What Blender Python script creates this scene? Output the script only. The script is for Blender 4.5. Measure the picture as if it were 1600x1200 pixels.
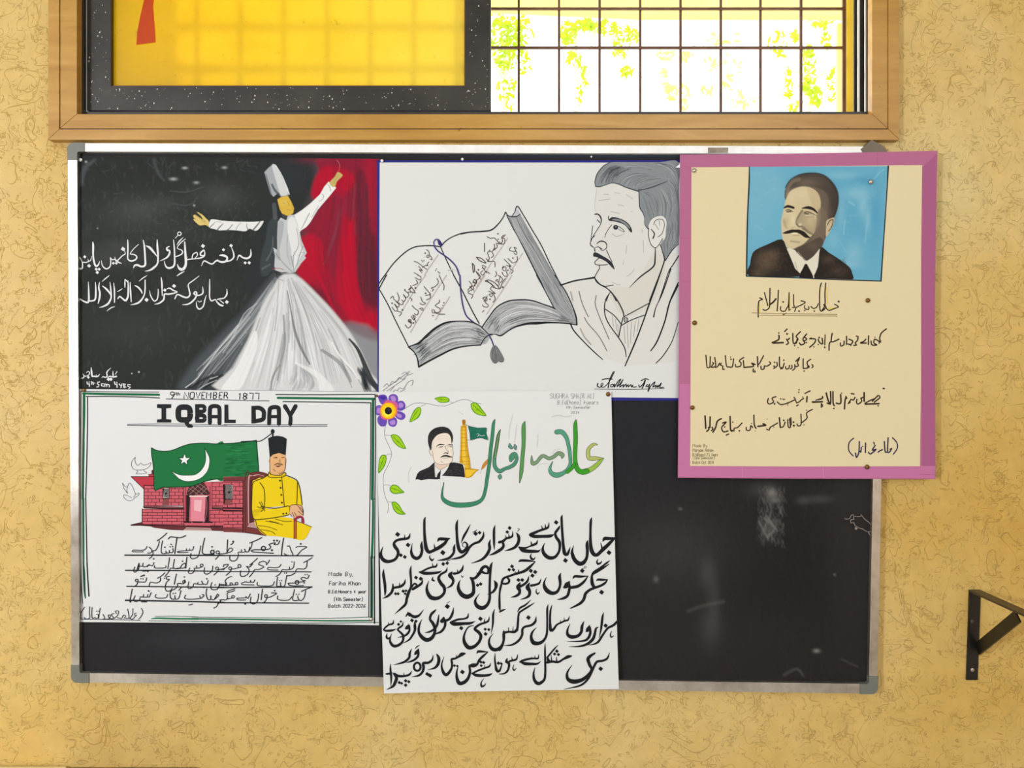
import bpy, bmesh, math, random
import numpy as np
from mathutils import Vector, Matrix
from mathutils.geometry import tessellate_polygon

for o in list(bpy.data.objects): bpy.data.objects.remove(o)
C = bpy.context.scene.collection
R = random.Random(7)

# ---- units: the wall is the plane y=0, the room lies at y<0; 1 photo pixel on the wall is S metres
S = 0.00145
D = 1.69
ZC = 1.55
cam = bpy.data.cameras.new('camera'); cam_o = bpy.data.objects.new('camera', cam); C.objects.link(cam_o)
cam_o.location = (0, -D, ZC); cam_o.rotation_euler = (math.pi/2, 0, 0)
cam.sensor_width = 36; cam.lens = 36*D/(1600*S); cam.clip_start = .02
bpy.context.scene.camera = cam_o

# ---- world, sun, room lights, exposure
w = bpy.data.worlds.new('sky'); bpy.context.scene.world = w; w.use_nodes = True
bg = w.node_tree.nodes['Background']; bg.inputs[0].default_value = (.93, .97, 1, 1); bg.inputs[1].default_value = 3.0
sun = bpy.data.lights.new('sun', 'SUN'); sun.energy = 5; sun.angle = .02; sun.color = (1, .95, .85)
sun_o = bpy.data.objects.new('sun', sun); C.objects.link(sun_o)
sun_o.rotation_euler = Vector((.42, -.35, -.84)).to_track_quat('-Z', 'Y').to_euler()
def area(name, loc, tgt, sx, sy, e, col):
    l = bpy.data.lights.new(name, 'AREA'); l.shape = 'RECTANGLE'; l.size = sx; l.size_y = sy; l.energy = e; l.color = col
    o = bpy.data.objects.new(name, l); C.objects.link(o); o.location = loc
    o.rotation_euler = (Vector(tgt)-Vector(loc)).to_track_quat('-Z', 'Y').to_euler()
    return o
area('left_fill_light', (-3.1, -2.3, 2.0), (0, 0, 1.4), 1.0, 1.2, 2, (.84, .94, 1.06))  # weak unseen fill from the left, kept beside the doorway light
area('open_doorway_light', (-3.1, -3.8, 2.0), (.8, 0, 1.5), .35, .6, 116, (.84, .94, 1.06))
area('ceiling_fill_light', (1.3, -2.9, 3.2), (1.0, 0, 1.5), 2.0, 1.2, 26, (.82, .93, 1.06))  # unseen overhead fill, added to brighten the right side
area('back_fill_light', (1.6, -5.0, 1.9), (1.0, 0, 1.6), 2.6, 2.0, 50, (.82, .93, 1.06))  # unseen broad fill behind the camera, added for evenness and the right side
vs = bpy.context.scene.view_settings
vs.view_transform = 'Standard'; vs.look = 'None'; vs.exposure = .05; vs.gamma = 1; vs.use_curve_mapping = False

# ---- helpers
def srgb(h):
    v = [int(h[i:i+2], 16)/255 for i in (0, 2, 4)]
    return tuple(((x+.055)/1.055)**2.4 if x > .04045 else x/12.92 for x in v)
def P(px, py, h=0.0):
    "world point seen at photo pixel (px,py), standing h metres proud of the wall"
    k = (D-h)/D
    return Vector(((px-800)*S*k, -h, ZC+(600-py)*S*k))
def tag(o, label=None, cat=None, group=None, kind=None):
    if label: o['label'] = label
    if cat: o['category'] = cat
    if group: o['group'] = group
    if kind: o['kind'] = kind
    return o
def empty(name, loc):
    o = bpy.data.objects.new(name, None); C.objects.link(o); o.location = loc; o.empty_display_size = .05
    return o
def link(name, me, mat, parent=None):
    o = bpy.data.objects.new(name, me); C.objects.link(o)
    if mat: me.materials.append(mat)
    if parent:
        o.parent = parent
        pl = parent.location if parent.parent is None else parent.location+parent.parent.location
        o.location = -pl
    return o
def fast_mesh(name, V, tris, cols=None, quads=None):
    me = bpy.data.meshes.new(name)
    V = np.asarray(V, dtype=np.float32); F = np.asarray(tris if quads is None else quads, dtype=np.int32)
    n = F.shape[1]
    me.vertices.add(len(V)); me.vertices.foreach_set('co', V.ravel())
    me.loops.add(F.size); me.loops.foreach_set('vertex_index', F.ravel())
    me.polygons.add(len(F)); me.polygons.foreach_set('loop_start', np.arange(0, F.size, n, dtype=np.int32))
    me.update(calc_edges=True)
    me.shade_flat()
    if cols is not None:
        a = me.color_attributes.new('Col', 'FLOAT_COLOR', 'POINT')
        c = np.ones((len(V), 4), dtype=np.float32); c[:, :3] = cols
        a.data.foreach_set('color', c.ravel())
    return me
def bm_obj(name, bm, mat, parent=None):
    bmesh.ops.recalc_face_normals(bm, faces=bm.faces)
    me = bpy.data.meshes.new(name); bm.to_mesh(me); bm.free()
    return link(name, me, mat, parent)
def prism(bm, poly, y0, y1):
    "poly: world (x,z) list, extruded from y0 to y1"
    a = [bm.verts.new((x, y0, z)) for x, z in poly]; b = [bm.verts.new((x, y1, z)) for x, z in poly]
    bm.faces.new(a); bm.faces.new(b[::-1])
    n = len(poly)
    for i in range(n): bm.faces.new((a[i], b[i], b[(i+1) % n], a[(i+1) % n]))
def pprism(bm, pts, h0, h1, hm=None):
    "pts: photo pixels measured at depth hm (default h1, the face towards the room)"
    hm = h1 if hm is None else hm
    w_ = [P(x, y, hm) for x, y in pts]
    prism(bm, [(v.x, v.z) for v in w_], -h1, -h0)
def bevel(bm, wd, seg=2):
    bmesh.ops.bevel(bm, geom=[e for e in bm.edges if e.calc_face_angle(0) > .5], offset=wd, segments=seg, profile=.5, affect='EDGES')
def box(bm, a, b):
    (x0, y0, z0), (x1, y1, z1) = a, b
    prism(bm, [(x0, z0), (x1, z0), (x1, z1), (x0, z1)], y0, y1)
def tube(bm, pts, r, seg=6):
    rings = []
    for i, p in enumerate(pts):
        t = (pts[min(i+1, len(pts)-1)]-pts[max(i-1, 0)]).normalized()
        u = t.orthogonal().normalized(); v = t.cross(u)
        rr = r[i] if isinstance(r, (list, tuple)) else r
        rings.append([bm.verts.new(p+(u*math.cos(a)+v*math.sin(a))*rr) for a in [2*math.pi*k/seg for k in range(seg)]])
    for a, b in zip(rings, rings[1:]):
        best = min(range(seg), key=lambda s: sum((a[k].co-b[(k+s) % seg].co).length for k in range(seg)))
        for k in range(seg): bm.faces.new((a[k], a[(k+1) % seg], b[(k+1+best) % seg], b[(k+best) % seg]))
    bm.faces.new(rings[0]); bm.faces.new(rings[-1])

# ---- materials
def mat(name):
    m = bpy.data.materials.new(name); m.use_nodes = True
    return m, m.node_tree, m.node_tree.nodes['Principled BSDF']
def nd(nt, t, **kw):
    n = nt.nodes.new(t)
    for k, v in kw.items(): setattr(n, k, v)
    return n
def ramp(nt, src, stops):
    r = nd(nt, 'ShaderNodeValToRGB'); nt.links.new(src, r.inputs[0]); e = r.color_ramp.elements
    while len(e) < len(stops): e.new(.5)
    for s, (p, c) in zip(e, stops):
        s.position = p; s.color = (*c, 1) if len(c) == 3 else c
    return r
def noise(nt, co, scale, detail=4, rough=.55, dist=0):
    n = nd(nt, 'ShaderNodeTexNoise'); nt.links.new(co, n.inputs['Vector'])
    n.inputs['Scale'].default_value = scale; n.inputs['Detail'].default_value = detail
    n.inputs['Roughness'].default_value = rough; n.inputs['Distortion'].default_value = dist
    return n
def mix(nt, f, a, b, mode='MIX'):
    m = nd(nt, 'ShaderNodeMix', data_type='RGBA', blend_type=mode)
    for i, v in ((0, f), (6, a), (7, b)):
        if hasattr(v, 'links'): nt.links.new(v, m.inputs[i])
        elif i == 0: m.inputs[0].default_value = v
        else: m.inputs[i].default_value = (*v, 1)
    return m.outputs[2]
def math_n(nt, op, a, b=None):
    m = nd(nt, 'ShaderNodeMath', operation=op)
    for i, v in ((0, a), (1, b)):
        if v is None: continue
        if hasattr(v, 'links'): nt.links.new(v, m.inputs[i])
        else: m.inputs[i].default_value = v
    return m.outputs[0]
def geo_pos(nt): return nd(nt, 'ShaderNodeNewGeometry').outputs['Position']
def bump(nt, b, hgt, strength, dist):
    n = nd(nt, 'ShaderNodeBump'); n.inputs['Strength'].default_value = strength; n.inputs['Distance'].default_value = dist
    nt.links.new(hgt, n.inputs['Height']); nt.links.new(n.outputs[0], b.inputs['Normal'])

def painted(name, col, var=.12, rough=.5, scale=12, bs=.15, metal=0):
    m, nt, b = mat(name); co = geo_pos(nt)
    n = noise(nt, co, scale, 6)
    c0 = tuple(x*(1-var) for x in col); c1 = tuple(min(1, x*(1+var)) for x in col)
    r = ramp(nt, n.outputs[0], [(.3, c0), (.7, c1)])
    nt.links.new(r.outputs[0], b.inputs['Base Color'])
    b.inputs['Roughness'].default_value = rough; b.inputs['Metallic'].default_value = metal
    if bs: bump(nt, b, noise(nt, co, scale*8, 4).outputs[0], bs, .001)
    return m

def wall_mat():
    m, nt, b = mat('ochre_stucco'); co = geo_pos(nt)
    base = ramp(nt, noise(nt, co, 1.3, 5).outputs[0], [(.32, srgb('cba24a')), (.5, srgb('d6b468')), (.7, srgb('dac488'))])
    fine = ramp(nt, noise(nt, co, 26, 5).outputs[0], [(.3, (.9, .9, .88)), (.7, (1.04, 1.03, 1.02))])
    col = mix(nt, 1.0, base.outputs[0], fine.outputs[0], 'MULTIPLY')
    # wormy trowel scribbles: thin iso-lines of warped noise, broken up by a second noise
    def lines(scale, wdt, thr, off, dist):
        mp = nd(nt, 'ShaderNodeMapping'); nt.links.new(co, mp.inputs[0]); mp.inputs['Location'].default_value = off
        n = noise(nt, mp.outputs[0], scale, 1.5, .5, dist)
        d = math_n(nt, 'ABSOLUTE', math_n(nt, 'SUBTRACT', n.outputs[0], .5))
        l = nd(nt, 'ShaderNodeMapRange'); nt.links.new(d, l.inputs[0]); l.inputs[1].default_value = 0; l.inputs[2].default_value = wdt
        l.inputs[3].default_value = 1; l.inputs[4].default_value = 0
        g = noise(nt, mp.outputs[0], scale*.9, 3)
        k = nd(nt, 'ShaderNodeMapRange'); nt.links.new(g.outputs[0], k.inputs[0]); k.inputs[1].default_value = thr; k.inputs[2].default_value = thr+.05
        return math_n(nt, 'MULTIPLY', l.outputs[0], k.outputs[0])
    L = math_n(nt, 'MAXIMUM', lines(9, .007, .44, (3, 1, 2), 2.0), lines(22, .013, .49, (9, 4, 7), 2.6))
    L = math_n(nt, 'MAXIMUM', L, lines(44, .028, .54, (5, 8, 1), 1.4))
    col = mix(nt, math_n(nt, 'MULTIPLY', L, .36), col, srgb('a07834'))
    h = math_n(nt, 'ADD', math_n(nt, 'MULTIPLY', L, -1.0), math_n(nt, 'MULTIPLY', noise(nt, co, 60, 4).outputs[0], .5))
    bump(nt, b, h, .6, .0026)
    nt.links.new(col, b.inputs['Base Color']); b.inputs['Roughness'].default_value = .55
    return m
M_wall = wall_mat()
def wood_mat(name='varnished_wood', c0='a87a30', c1='bb8d40', c2='c59c52'):
    m, nt, b = mat(name); co = geo_pos(nt)
    mp = nd(nt, 'ShaderNodeMapping'); nt.links.new(co, mp.inputs[0]); mp.inputs['Scale'].default_value = (1.2, 6, 9)
    r = ramp(nt, noise(nt, mp.outputs[0], 3, 6, .6, .6).outputs[0], [(.3, srgb(c0)), (.55, srgb(c1)), (.75, srgb(c2))])
    sp = ramp(nt, noise(nt, co, 45, 3).outputs[0], [(.24, (.45, .35, .25)), (.3, (1, 1, 1))])
    nt.links.new(mix(nt, 1, r.outputs[0], sp.outputs[0], 'MULTIPLY'), b.inputs['Base Color'])
    b.inputs['Roughness'].default_value = .32
    bump(nt, b, noise(nt, co, 80, 3).outputs[0], .1, .001)
    return m
M_wood = wood_mat()
def dark_metal():
    m, nt, b = mat('dark_anodised_aluminium'); co = geo_pos(nt)
    r = ramp(nt, noise(nt, co, 5, 8, .65).outputs[0], [(.35, srgb('2c2a27')), (.6, srgb('3d3a35')), (.8, srgb('6a6862'))])
    nt.links.new(r.outputs[0], b.inputs['Base Color']); b.inputs['Roughness'].default_value = .4; b.inputs['Metallic'].default_value = .3
    return m
M_dark = dark_metal()
def alu(name, c, rough=.35, metal=.75, c2=None):
    m, nt, b = mat(name); co = geo_pos(nt)
    mp = nd(nt, 'ShaderNodeMapping'); nt.links.new(co, mp.inputs[0]); mp.inputs['Scale'].default_value = (3, 3, 3)
    r = ramp(nt, noise(nt, mp.outputs[0], 4, 6, .7).outputs[0], [(.3, srgb(c2 or c)), (.6, srgb(c))])
    nt.links.new(r.outputs[0], b.inputs['Base Color']); b.inputs['Roughness'].default_value = rough; b.inputs['Metallic'].default_value = metal
    return m
M_alu = alu('brushed_aluminium', 'cfcac2', .3, .9, 'a39a90')
M_alu_glare = alu('glare_white_aluminium', 'f6f6f4', .45, .1, 'e4e2dc')  # glare on the top rail, put into a near-white base colour
M_cap = painted('grey_plastic', srgb('6e7068'), .08, .5)
def print_mat():
    m, nt, b = mat('paper_and_ink')
    a = nd(nt, 'ShaderNodeAttribute', attribute_name='Col')
    nt.links.new(a.outputs['Color'], b.inputs['Base Color']); b.inputs['Roughness'].default_value = .7
    b.inputs['Specular IOR Level'].default_value = .12
    co = geo_pos(nt)
    h = math_n(nt, 'ADD', noise(nt, co, 3.2, 2, .5, .8).outputs[0], math_n(nt, 'MULTIPLY', noise(nt, co, 160, 2).outputs[0], .02))
    bump(nt, b, h, .12, .012)
    return m
M_print = print_mat()

# ---- planes of the sheets, and the little drawing language
class Plane:
    def __init__(s, h00, hx=0.0, hy=0.0):
        "depth of the sheet: h00 at photo centre, changing hx per metre right and hy per metre up"
        s.n = (h00, hx, hy)
    def at(s, X, Y, lift=0.0):
        X = np.asarray(X, float); Y = np.asarray(Y, float)
        a, b, c = s.n; a = a+lift
        dx = (X-800)*S; dz = (600-Y)*S
        # point = cam + t*(dx, D, dz); y = -D + t*D = -(a + b*x + c*(z-ZC))
        t = (D-a)/(D+b*dx+c*dz)
        return np.stack([t*dx, -D+t*D, ZC+t*dz], -1)
ALB = .9
def col(h): return np.array(srgb(h))*ALB
def catmull(pts, step=None, closed=False, n=None):
    pts = np.asarray(pts, float)
    if len(pts) < 3 and not closed: return pts
    out = []
    m = len(pts)
    rng = range(m if closed else m-1)
    for i in rng:
        if closed: p0, p1, p2, p3 = pts[(i-1) % m], pts[i], pts[(i+1) % m], pts[(i+2) % m]
        else: p0, p1, p2, p3 = pts[max(i-1, 0)], pts[i], pts[i+1], pts[min(i+2, m-1)]
        d = math.hypot(*(p2-p1)[:2]); k = n or max(1, min(8, int(d/(step or 1))))
        for j in range(k):
            t = j/k
            out.append(.5*((2*p1)+(-p0+p2)*t+(2*p0-5*p1+4*p2-p3)*t*t+(-p0+3*p1-3*p2+p3)*t**3))
    if not closed: out.append(pts[-1])
    out = np.array(out)
    if pts.shape[1] == 3: out[:, 2] = np.maximum(out[:, 2], .5)
    return out
GL = {}
def _g(s):
    for part in s.split(';'):
        ch, wd, st = part.split(':')
        GL[ch] = (float(wd), [[(float(q[0]), float(q[1:])) for q in seg.split()] for seg in st.split('/')])
# glyph strokes on a grid: x digit then y (0 baseline .. 6 cap height)
_g("A:4:00 26 40/12 32;B:4:00 06 26 35 34 23 03/23 32 31 20 00;D:4:00 06 26 44 42 20 00;E:3:36 06 00 30/03 23;F:3:36 06 00/03 23;G:4:45 36 16 05 01 10 30 41 43 23;H:4:06 00/46 40/03 43;I:2:06 26/16 10/00 20;K:4:06 00/46 02/23 40;L:3:06 00 30;M:5:00 06 23 46 40;N:4:00 06 40 46;O:4:16 05 01 10 30 41 45 36 16;R:4:00 06 26 35 34 23 03/23 40;S:4:45 36 16 05 04 13 33 42 41 30 10 01;U:4:06 01 10 30 41 46;V:4:06 20 46;Y:4:06 23 46/23 20")
_g("a:3:33 14 03 01 10 31/34 31 40;b:3:06 00/02 14 33 31 20 00;c:3:33 14 03 01 10 31;d:3:36 30/33 14 03 01 10 31;e:3:02 32 33 14 03 01 10 31;f:2:36 16 10/04 24;h:3:06 00/02 14 33 30;i:1:14 10/15 16;k:3:06 00/34 02/12 30;m:5:04 00/03 14 23 20/23 34 43 40;n:3:04 00/02 14 33 30;o:3:14 03 01 10 31 33 14;r:3:04 00/02 14 34;s:3:33 14 03 32 31 10 01;t:2:16 11 20/04 24;u:3:04 01 10 31/34 30;v:3:04 10 34;y:3:04 11 31/34 30 1-2;l:1:06 00 10")
_g("0:3:16 05 01 10 31 35 16;1:2:05 16 10;2:3:05 16 35 34 00 30;4:3:26 02 32/24 20;5:3:36 06 03 23 32 31 10 01;6:3:36 14 01 10 31 32 13 02;7:3:06 36 30;8:3:13 04 05 16 35 34 13 02 01 10 31 32 13;9:3:34 13 04 05 16 35 34 10;.:1:00 10;,:1:10 0-1;(:2:27 05 01 2-1;):2:07 25 21 0-1;-:3:03 23; :2:00 00.01")

class Ink:
    "collects flat print as triangles lying just above a sheet; each colour change lifts the layer 15 micrometres"
    def __init__(s, plane): s.pl = plane; s.V = []; s.T = []; s.Cc = []; s.n = 0; s.q = 0; s.bold = 1; s.fat = 1; s.dk = .85; s.parts = []; s.cur = None; s.layer = 1; s.c = col('222222'); s.x0 = s.y0 = 0; s.s = 1; s.last = None
    def add(s, xy, tris, c=None):
        xy = np.asarray(xy, float)
        s.V.append(s.pl.at(xy[:, 0], xy[:, 1], s.layer*8e-6+(s.q % 4000)*1e-6)); s.q += .25; s.T.append(np.asarray(tris, int)+s.n)
        s.Cc.append(np.tile(s.c if c is None else c, (len(xy), 1))); s.n += len(xy)
    def loc(s, p): return np.stack([s.x0+p[:, 0]/s.s, s.y0+p[:, 1]/s.s], -1)
    def poly(s, pts, smooth, c=None):
        p = catmull(pts, 4/1, True, 4) if smooth else np.asarray(pts, float)
        s.last = np.asarray(p)[:, :2]
        q = s.loc(p)
        t = tessellate_polygon([[Vector((x, y, 0)) for x, y in q]])
        if len(t): s.add(q, t, c)
    def disc(s, x, y, rx, ry, c=None, n=14):
        a = np.arange(n)*2*math.pi/n
        s.add(s.loc(np.stack([x+rx*np.cos(a), y+ry*np.sin(a)], -1)), [(0, i, i+1) for i in range(1, n-1)], c)
        s.last = np.stack([x+rx*np.cos(a), y+ry*np.sin(a)], -1)
    def stroke(s, pts, c=None, caps=True, smooth=True, sub=None):
        p = np.array(pts, float); p[:, 2] *= s.fat; p[:, 2] = np.where(p[:, 2]/s.s < 1.7, p[:, 2]*s.bold, p[:, 2])
        k = catmull(p, 1.6*s.s, n=sub) if smooth else p
        keep = [0]+[i for i in range(1, len(k)) if np.hypot(*(k[i]-k[i-1])[:2]) > 1e-4]
        k = k[keep]
        if len(k) < 2: return
        t = np.gradient(k[:, :2], axis=0); t /= np.maximum(np.linalg.norm(t, axis=1, keepdims=True), 1e-6)
        nrm = np.stack([-t[:, 1], t[:, 0]], -1)*(k[:, 2:3]/2)
        xy = np.empty((2*len(k), 2)); xy[0::2] = k[:, :2]+nrm; xy[1::2] = k[:, :2]-nrm
        T = []
        for i in range(len(k)-1): a = 2*i; T += [(a, a+1, a+3), (a, a+3, a+2)]
        s.add(s.loc(xy), T, c)
        if caps:
            for q in p:
                if q[2]/s.s > .45: s.disc(q[0], q[1], q[2]/2, q[2]/2, c, 8)
    def inside(s, x, y):
        L = s.last; x1, y1 = L[:, 0], L[:, 1]; x2, y2 = np.roll(x1, -1), np.roll(y1, -1)
        m = ((y1 > y) != (y2 > y)) & (x < (x2-x1)*(y-y1)/np.where(y2 == y1, 1e-9, y2-y1)+x1)
        return m.sum() % 2 == 1
    def run(s, text):
        for line in text.strip().split('\n'):
            tk = line.split(' '); cmd = tk[0]
            if cmd == 't':
                x, y, sz, wd, x1 = map(float, tk[1:6]); word = ' '.join(tk[6:])
                tot = sum(GL[ch][0]+1.6 for ch in word)-1.6; sx = (x1-x)/tot; u = sz/6; cx = x
                for ch in word:
                    for seg in GL[ch][1]:
                        if ch != ' ': s.stroke([(cx+gx*sx+gy*u*.08, y-gy*u, wd) for gx, gy in seg], smooth=False, caps=False)
                    cx += (GL[ch][0]+1.6)*sx
                continue
            if cmd == 'd':
                for part in line.split('d')[1:]:
                    x, y, r = map(float, part.split()[:3]); r *= s.dk
                    s.add(s.loc(np.array([(x-r, y+.1*r), (x-.15*r, y-r), (x+r, y-.1*r), (x+.15*r, y+r)])), [(0, 1, 2), (0, 2, 3)])
                continue
            if cmd == 'z': s.layer += 1; continue
            if cmd == '#': s.cut(); s.cur = (tk[1], ' '.join(tk[2:]) or None); continue
            if cmd == 'c': s.c = col(tk[1]); s.layer += 1; continue
            if cmd == 'i':
                N = int(tk[1]); wd = float(tk[2]); c1, c2 = col(tk[3]), col(tk[4])
                A, B = ' '.join(tk[5:]).split('/')
                A = np.array(A.split(), float).reshape(-1, 2); B = np.array(B.split(), float).reshape(-1, 2)
                s.layer += 1; A = catmull(A, n=6); B = catmull(B, n=6)
                for k in range(N):
                    f = (k+R.random())/N; L = A*(1-f)+B*f
                    g = R.random(); a = int(R.random()*len(L)*.5); b = min(len(L), a+4+int(R.random()*len(L)*.8))
                    q = L[a:b]; m = len(q)
                    wv = wd*(.5+.9*R.random())
                    s.stroke([(x+R.uniform(-1.5, 1.5), y+R.uniform(-1.5, 1.5), wv*(.35+.65*math.sin(math.pi*(j+.5)/m))) for j, (x, y) in enumerate(q)], c1*(1-g)+c2*g, False, False)
                continue
            if cmd == 'g':
                c0, c1 = col(tk[1]), col(tk[2]); v = np.array(tk[3:], float).reshape(-1, 3)
                s.layer += 1; o = v.copy(); o[:, 2] += 5; s.stroke(o, c0)
                s.layer += 1; o = v.copy(); o[:, 2] = np.maximum(o[:, 2]-5, 1); s.stroke(o, c1)
                s.layer -= 1
                continue
            v = []
            for q in tk[1:]:
                try: v.append(float(q))
                except ValueError: pass
            if cmd == 's': s.stroke(np.array(v[:len(v)//3*3]).reshape(-1, 3))
            elif cmd == 'l':
                wv = v[0]; q = np.array(v[1:1+(len(v)-1)//2*2]).reshape(-1, 2)
                s.stroke(np.c_[q, np.full(len(q), wv)])
            elif cmd in 'pq': s.poly(np.array(v[:len(v)//2*2]).reshape(-1, 2), cmd == 'p')
            elif cmd == 'e': s.disc(*v[:4], n=20)
            elif cmd == 'o':
                x, y, rx, ry, wd = v
                s.stroke([(x+rx*math.cos(a), y+ry*math.sin(a), wd) for a in [k*math.pi/6 for k in range(13)]], caps=False)
            elif cmd in ('r', 'r2'):
                x, y, rx, ry, wd = v; rx -= wd/2; ry -= wd/2; pts = []
                for k in range(25):
                    a = k*math.pi/12; ca, sa = math.cos(a), math.sin(a)
                    pts.append((x+rx*math.copysign(abs(ca)**.6, ca), y+ry*math.copysign(abs(sa)**.6, sa), wd))
                s.stroke(pts, caps=False, smooth=False)
            elif cmd == 'x':
                N, ln, wd, ang = v
                if N < 1: continue
                lo, hi = s.last.min(0), s.last.max(0); last = s.last
                for _ in range(int(N)):
                    x, y = R.uniform(lo[0], hi[0]), R.uniform(lo[1], hi[1]); a = math.radians(-ang+R.uniform(-12, 12))
                    x2, y2 = x+ln*math.cos(a), y+ln*math.sin(a)
                    if s.inside(x, y) and s.inside(x2, y2): s.stroke([(x, y, wd*.6), ((x+x2)/2, (y+y2)/2, wd), (x2, y2, wd*.5)], s.c*R.uniform(.85, 1.15), False)
                s.last = last
            elif cmd == 'x2':
                x, y, r1, r2, N = v
                for k in range(int(N)):
                    a = 2*math.pi*(k+R.random()*.6)/N; e = R.uniform(.75, 1)
                    s.stroke([(x+r1*math.cos(a), y+r1*math.sin(a), r2*.08), (x+r2*e*math.cos(a), y+r2*e*math.sin(a), r2*.04)], None, False)
            elif cmd == 'x3':
                x0, y0, x1, y1 = v; k = -(y1-y0)
                while k < x1-x0:
                    a = max(0, k); b = min(x1-x0, k+(y1-y0))
                    if b > a: s.stroke([(x0+a, y1-(a-k), 5), (x0+b, y1-(b-k), 5)], None, False)
                    k += 14
            elif cmd == 'x4':
                x0, y0, x1, y1, N, ln = v; last = s.last
                for _ in range(int(N)):
                    x, y = R.uniform(x0, x1), R.uniform(y0, y1)
                    if s.inside(x-6, y-6) and s.inside(x+ln+6, y+6): s.stroke([(x, y, 3), (x+ln/2, y+2, 5), (x+ln, y, 3)], s.c*R.uniform(.85, 1.1), False)
                s.last = last
            elif cmd == 'k':
                wd, x0, y0, x1, y1, rows, bw = v; rows = int(rows); rh = (y1-y0)/rows
                for r in range(rows+1):
                    s.stroke([(x0, y0+r*rh, wd), (x1, y0+r*rh, wd)], None, False)
                    if r < rows:
                        x = x0+(bw*.5 if r % 2 else bw)
                        while x < x1: s.stroke([(x, y0+r*rh, wd), (x, y0+(r+1)*rh, wd)], None, False); x += bw
            elif cmd == 'T': s.x0, s.y0, s.s = v
            elif cmd == 'F': pass
            else: raise ValueError(line)
    def cut(s):
        if s.n: s.parts.append((s.cur, s.V, s.T, s.Cc))
        s.V, s.T, s.Cc, s.n = [], [], [], 0
    def build(s, name, parent, label=None):
        s.cut(); out = {}
        for cur, *d_ in s.parts: out.setdefault(cur or (name, label), []).append(d_)
        for (nm, lb), ds in out.items():
            off = 0; s.V, s.T, s.Cc = [], [], []
            for V, T, Cc in ds:
                s.V += V; s.T += [t+off for t in T]; s.Cc += Cc; off += sum(len(v) for v in V)
            s.emit(nm, parent, lb)
    def emit(s, name, parent, label=None):
        V = np.concatenate(s.V); T = np.concatenate(s.T)
        a, b, c = V[T[:, 0]], V[T[:, 1]], V[T[:, 2]]
        ny = np.cross(b-a, c-a)[:, 1]; T[ny > 0] = T[ny > 0][:, ::-1]
        me = fast_mesh(name, V, T, np.concatenate(s.Cc))
        o = link(name, me, M_print, parent); tag(o, label)
        if 'lettering' in name or name in ('border_seams', 'signature', 'doves', 'vine'): o['kind'] = 'stuff'
        return o

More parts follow.
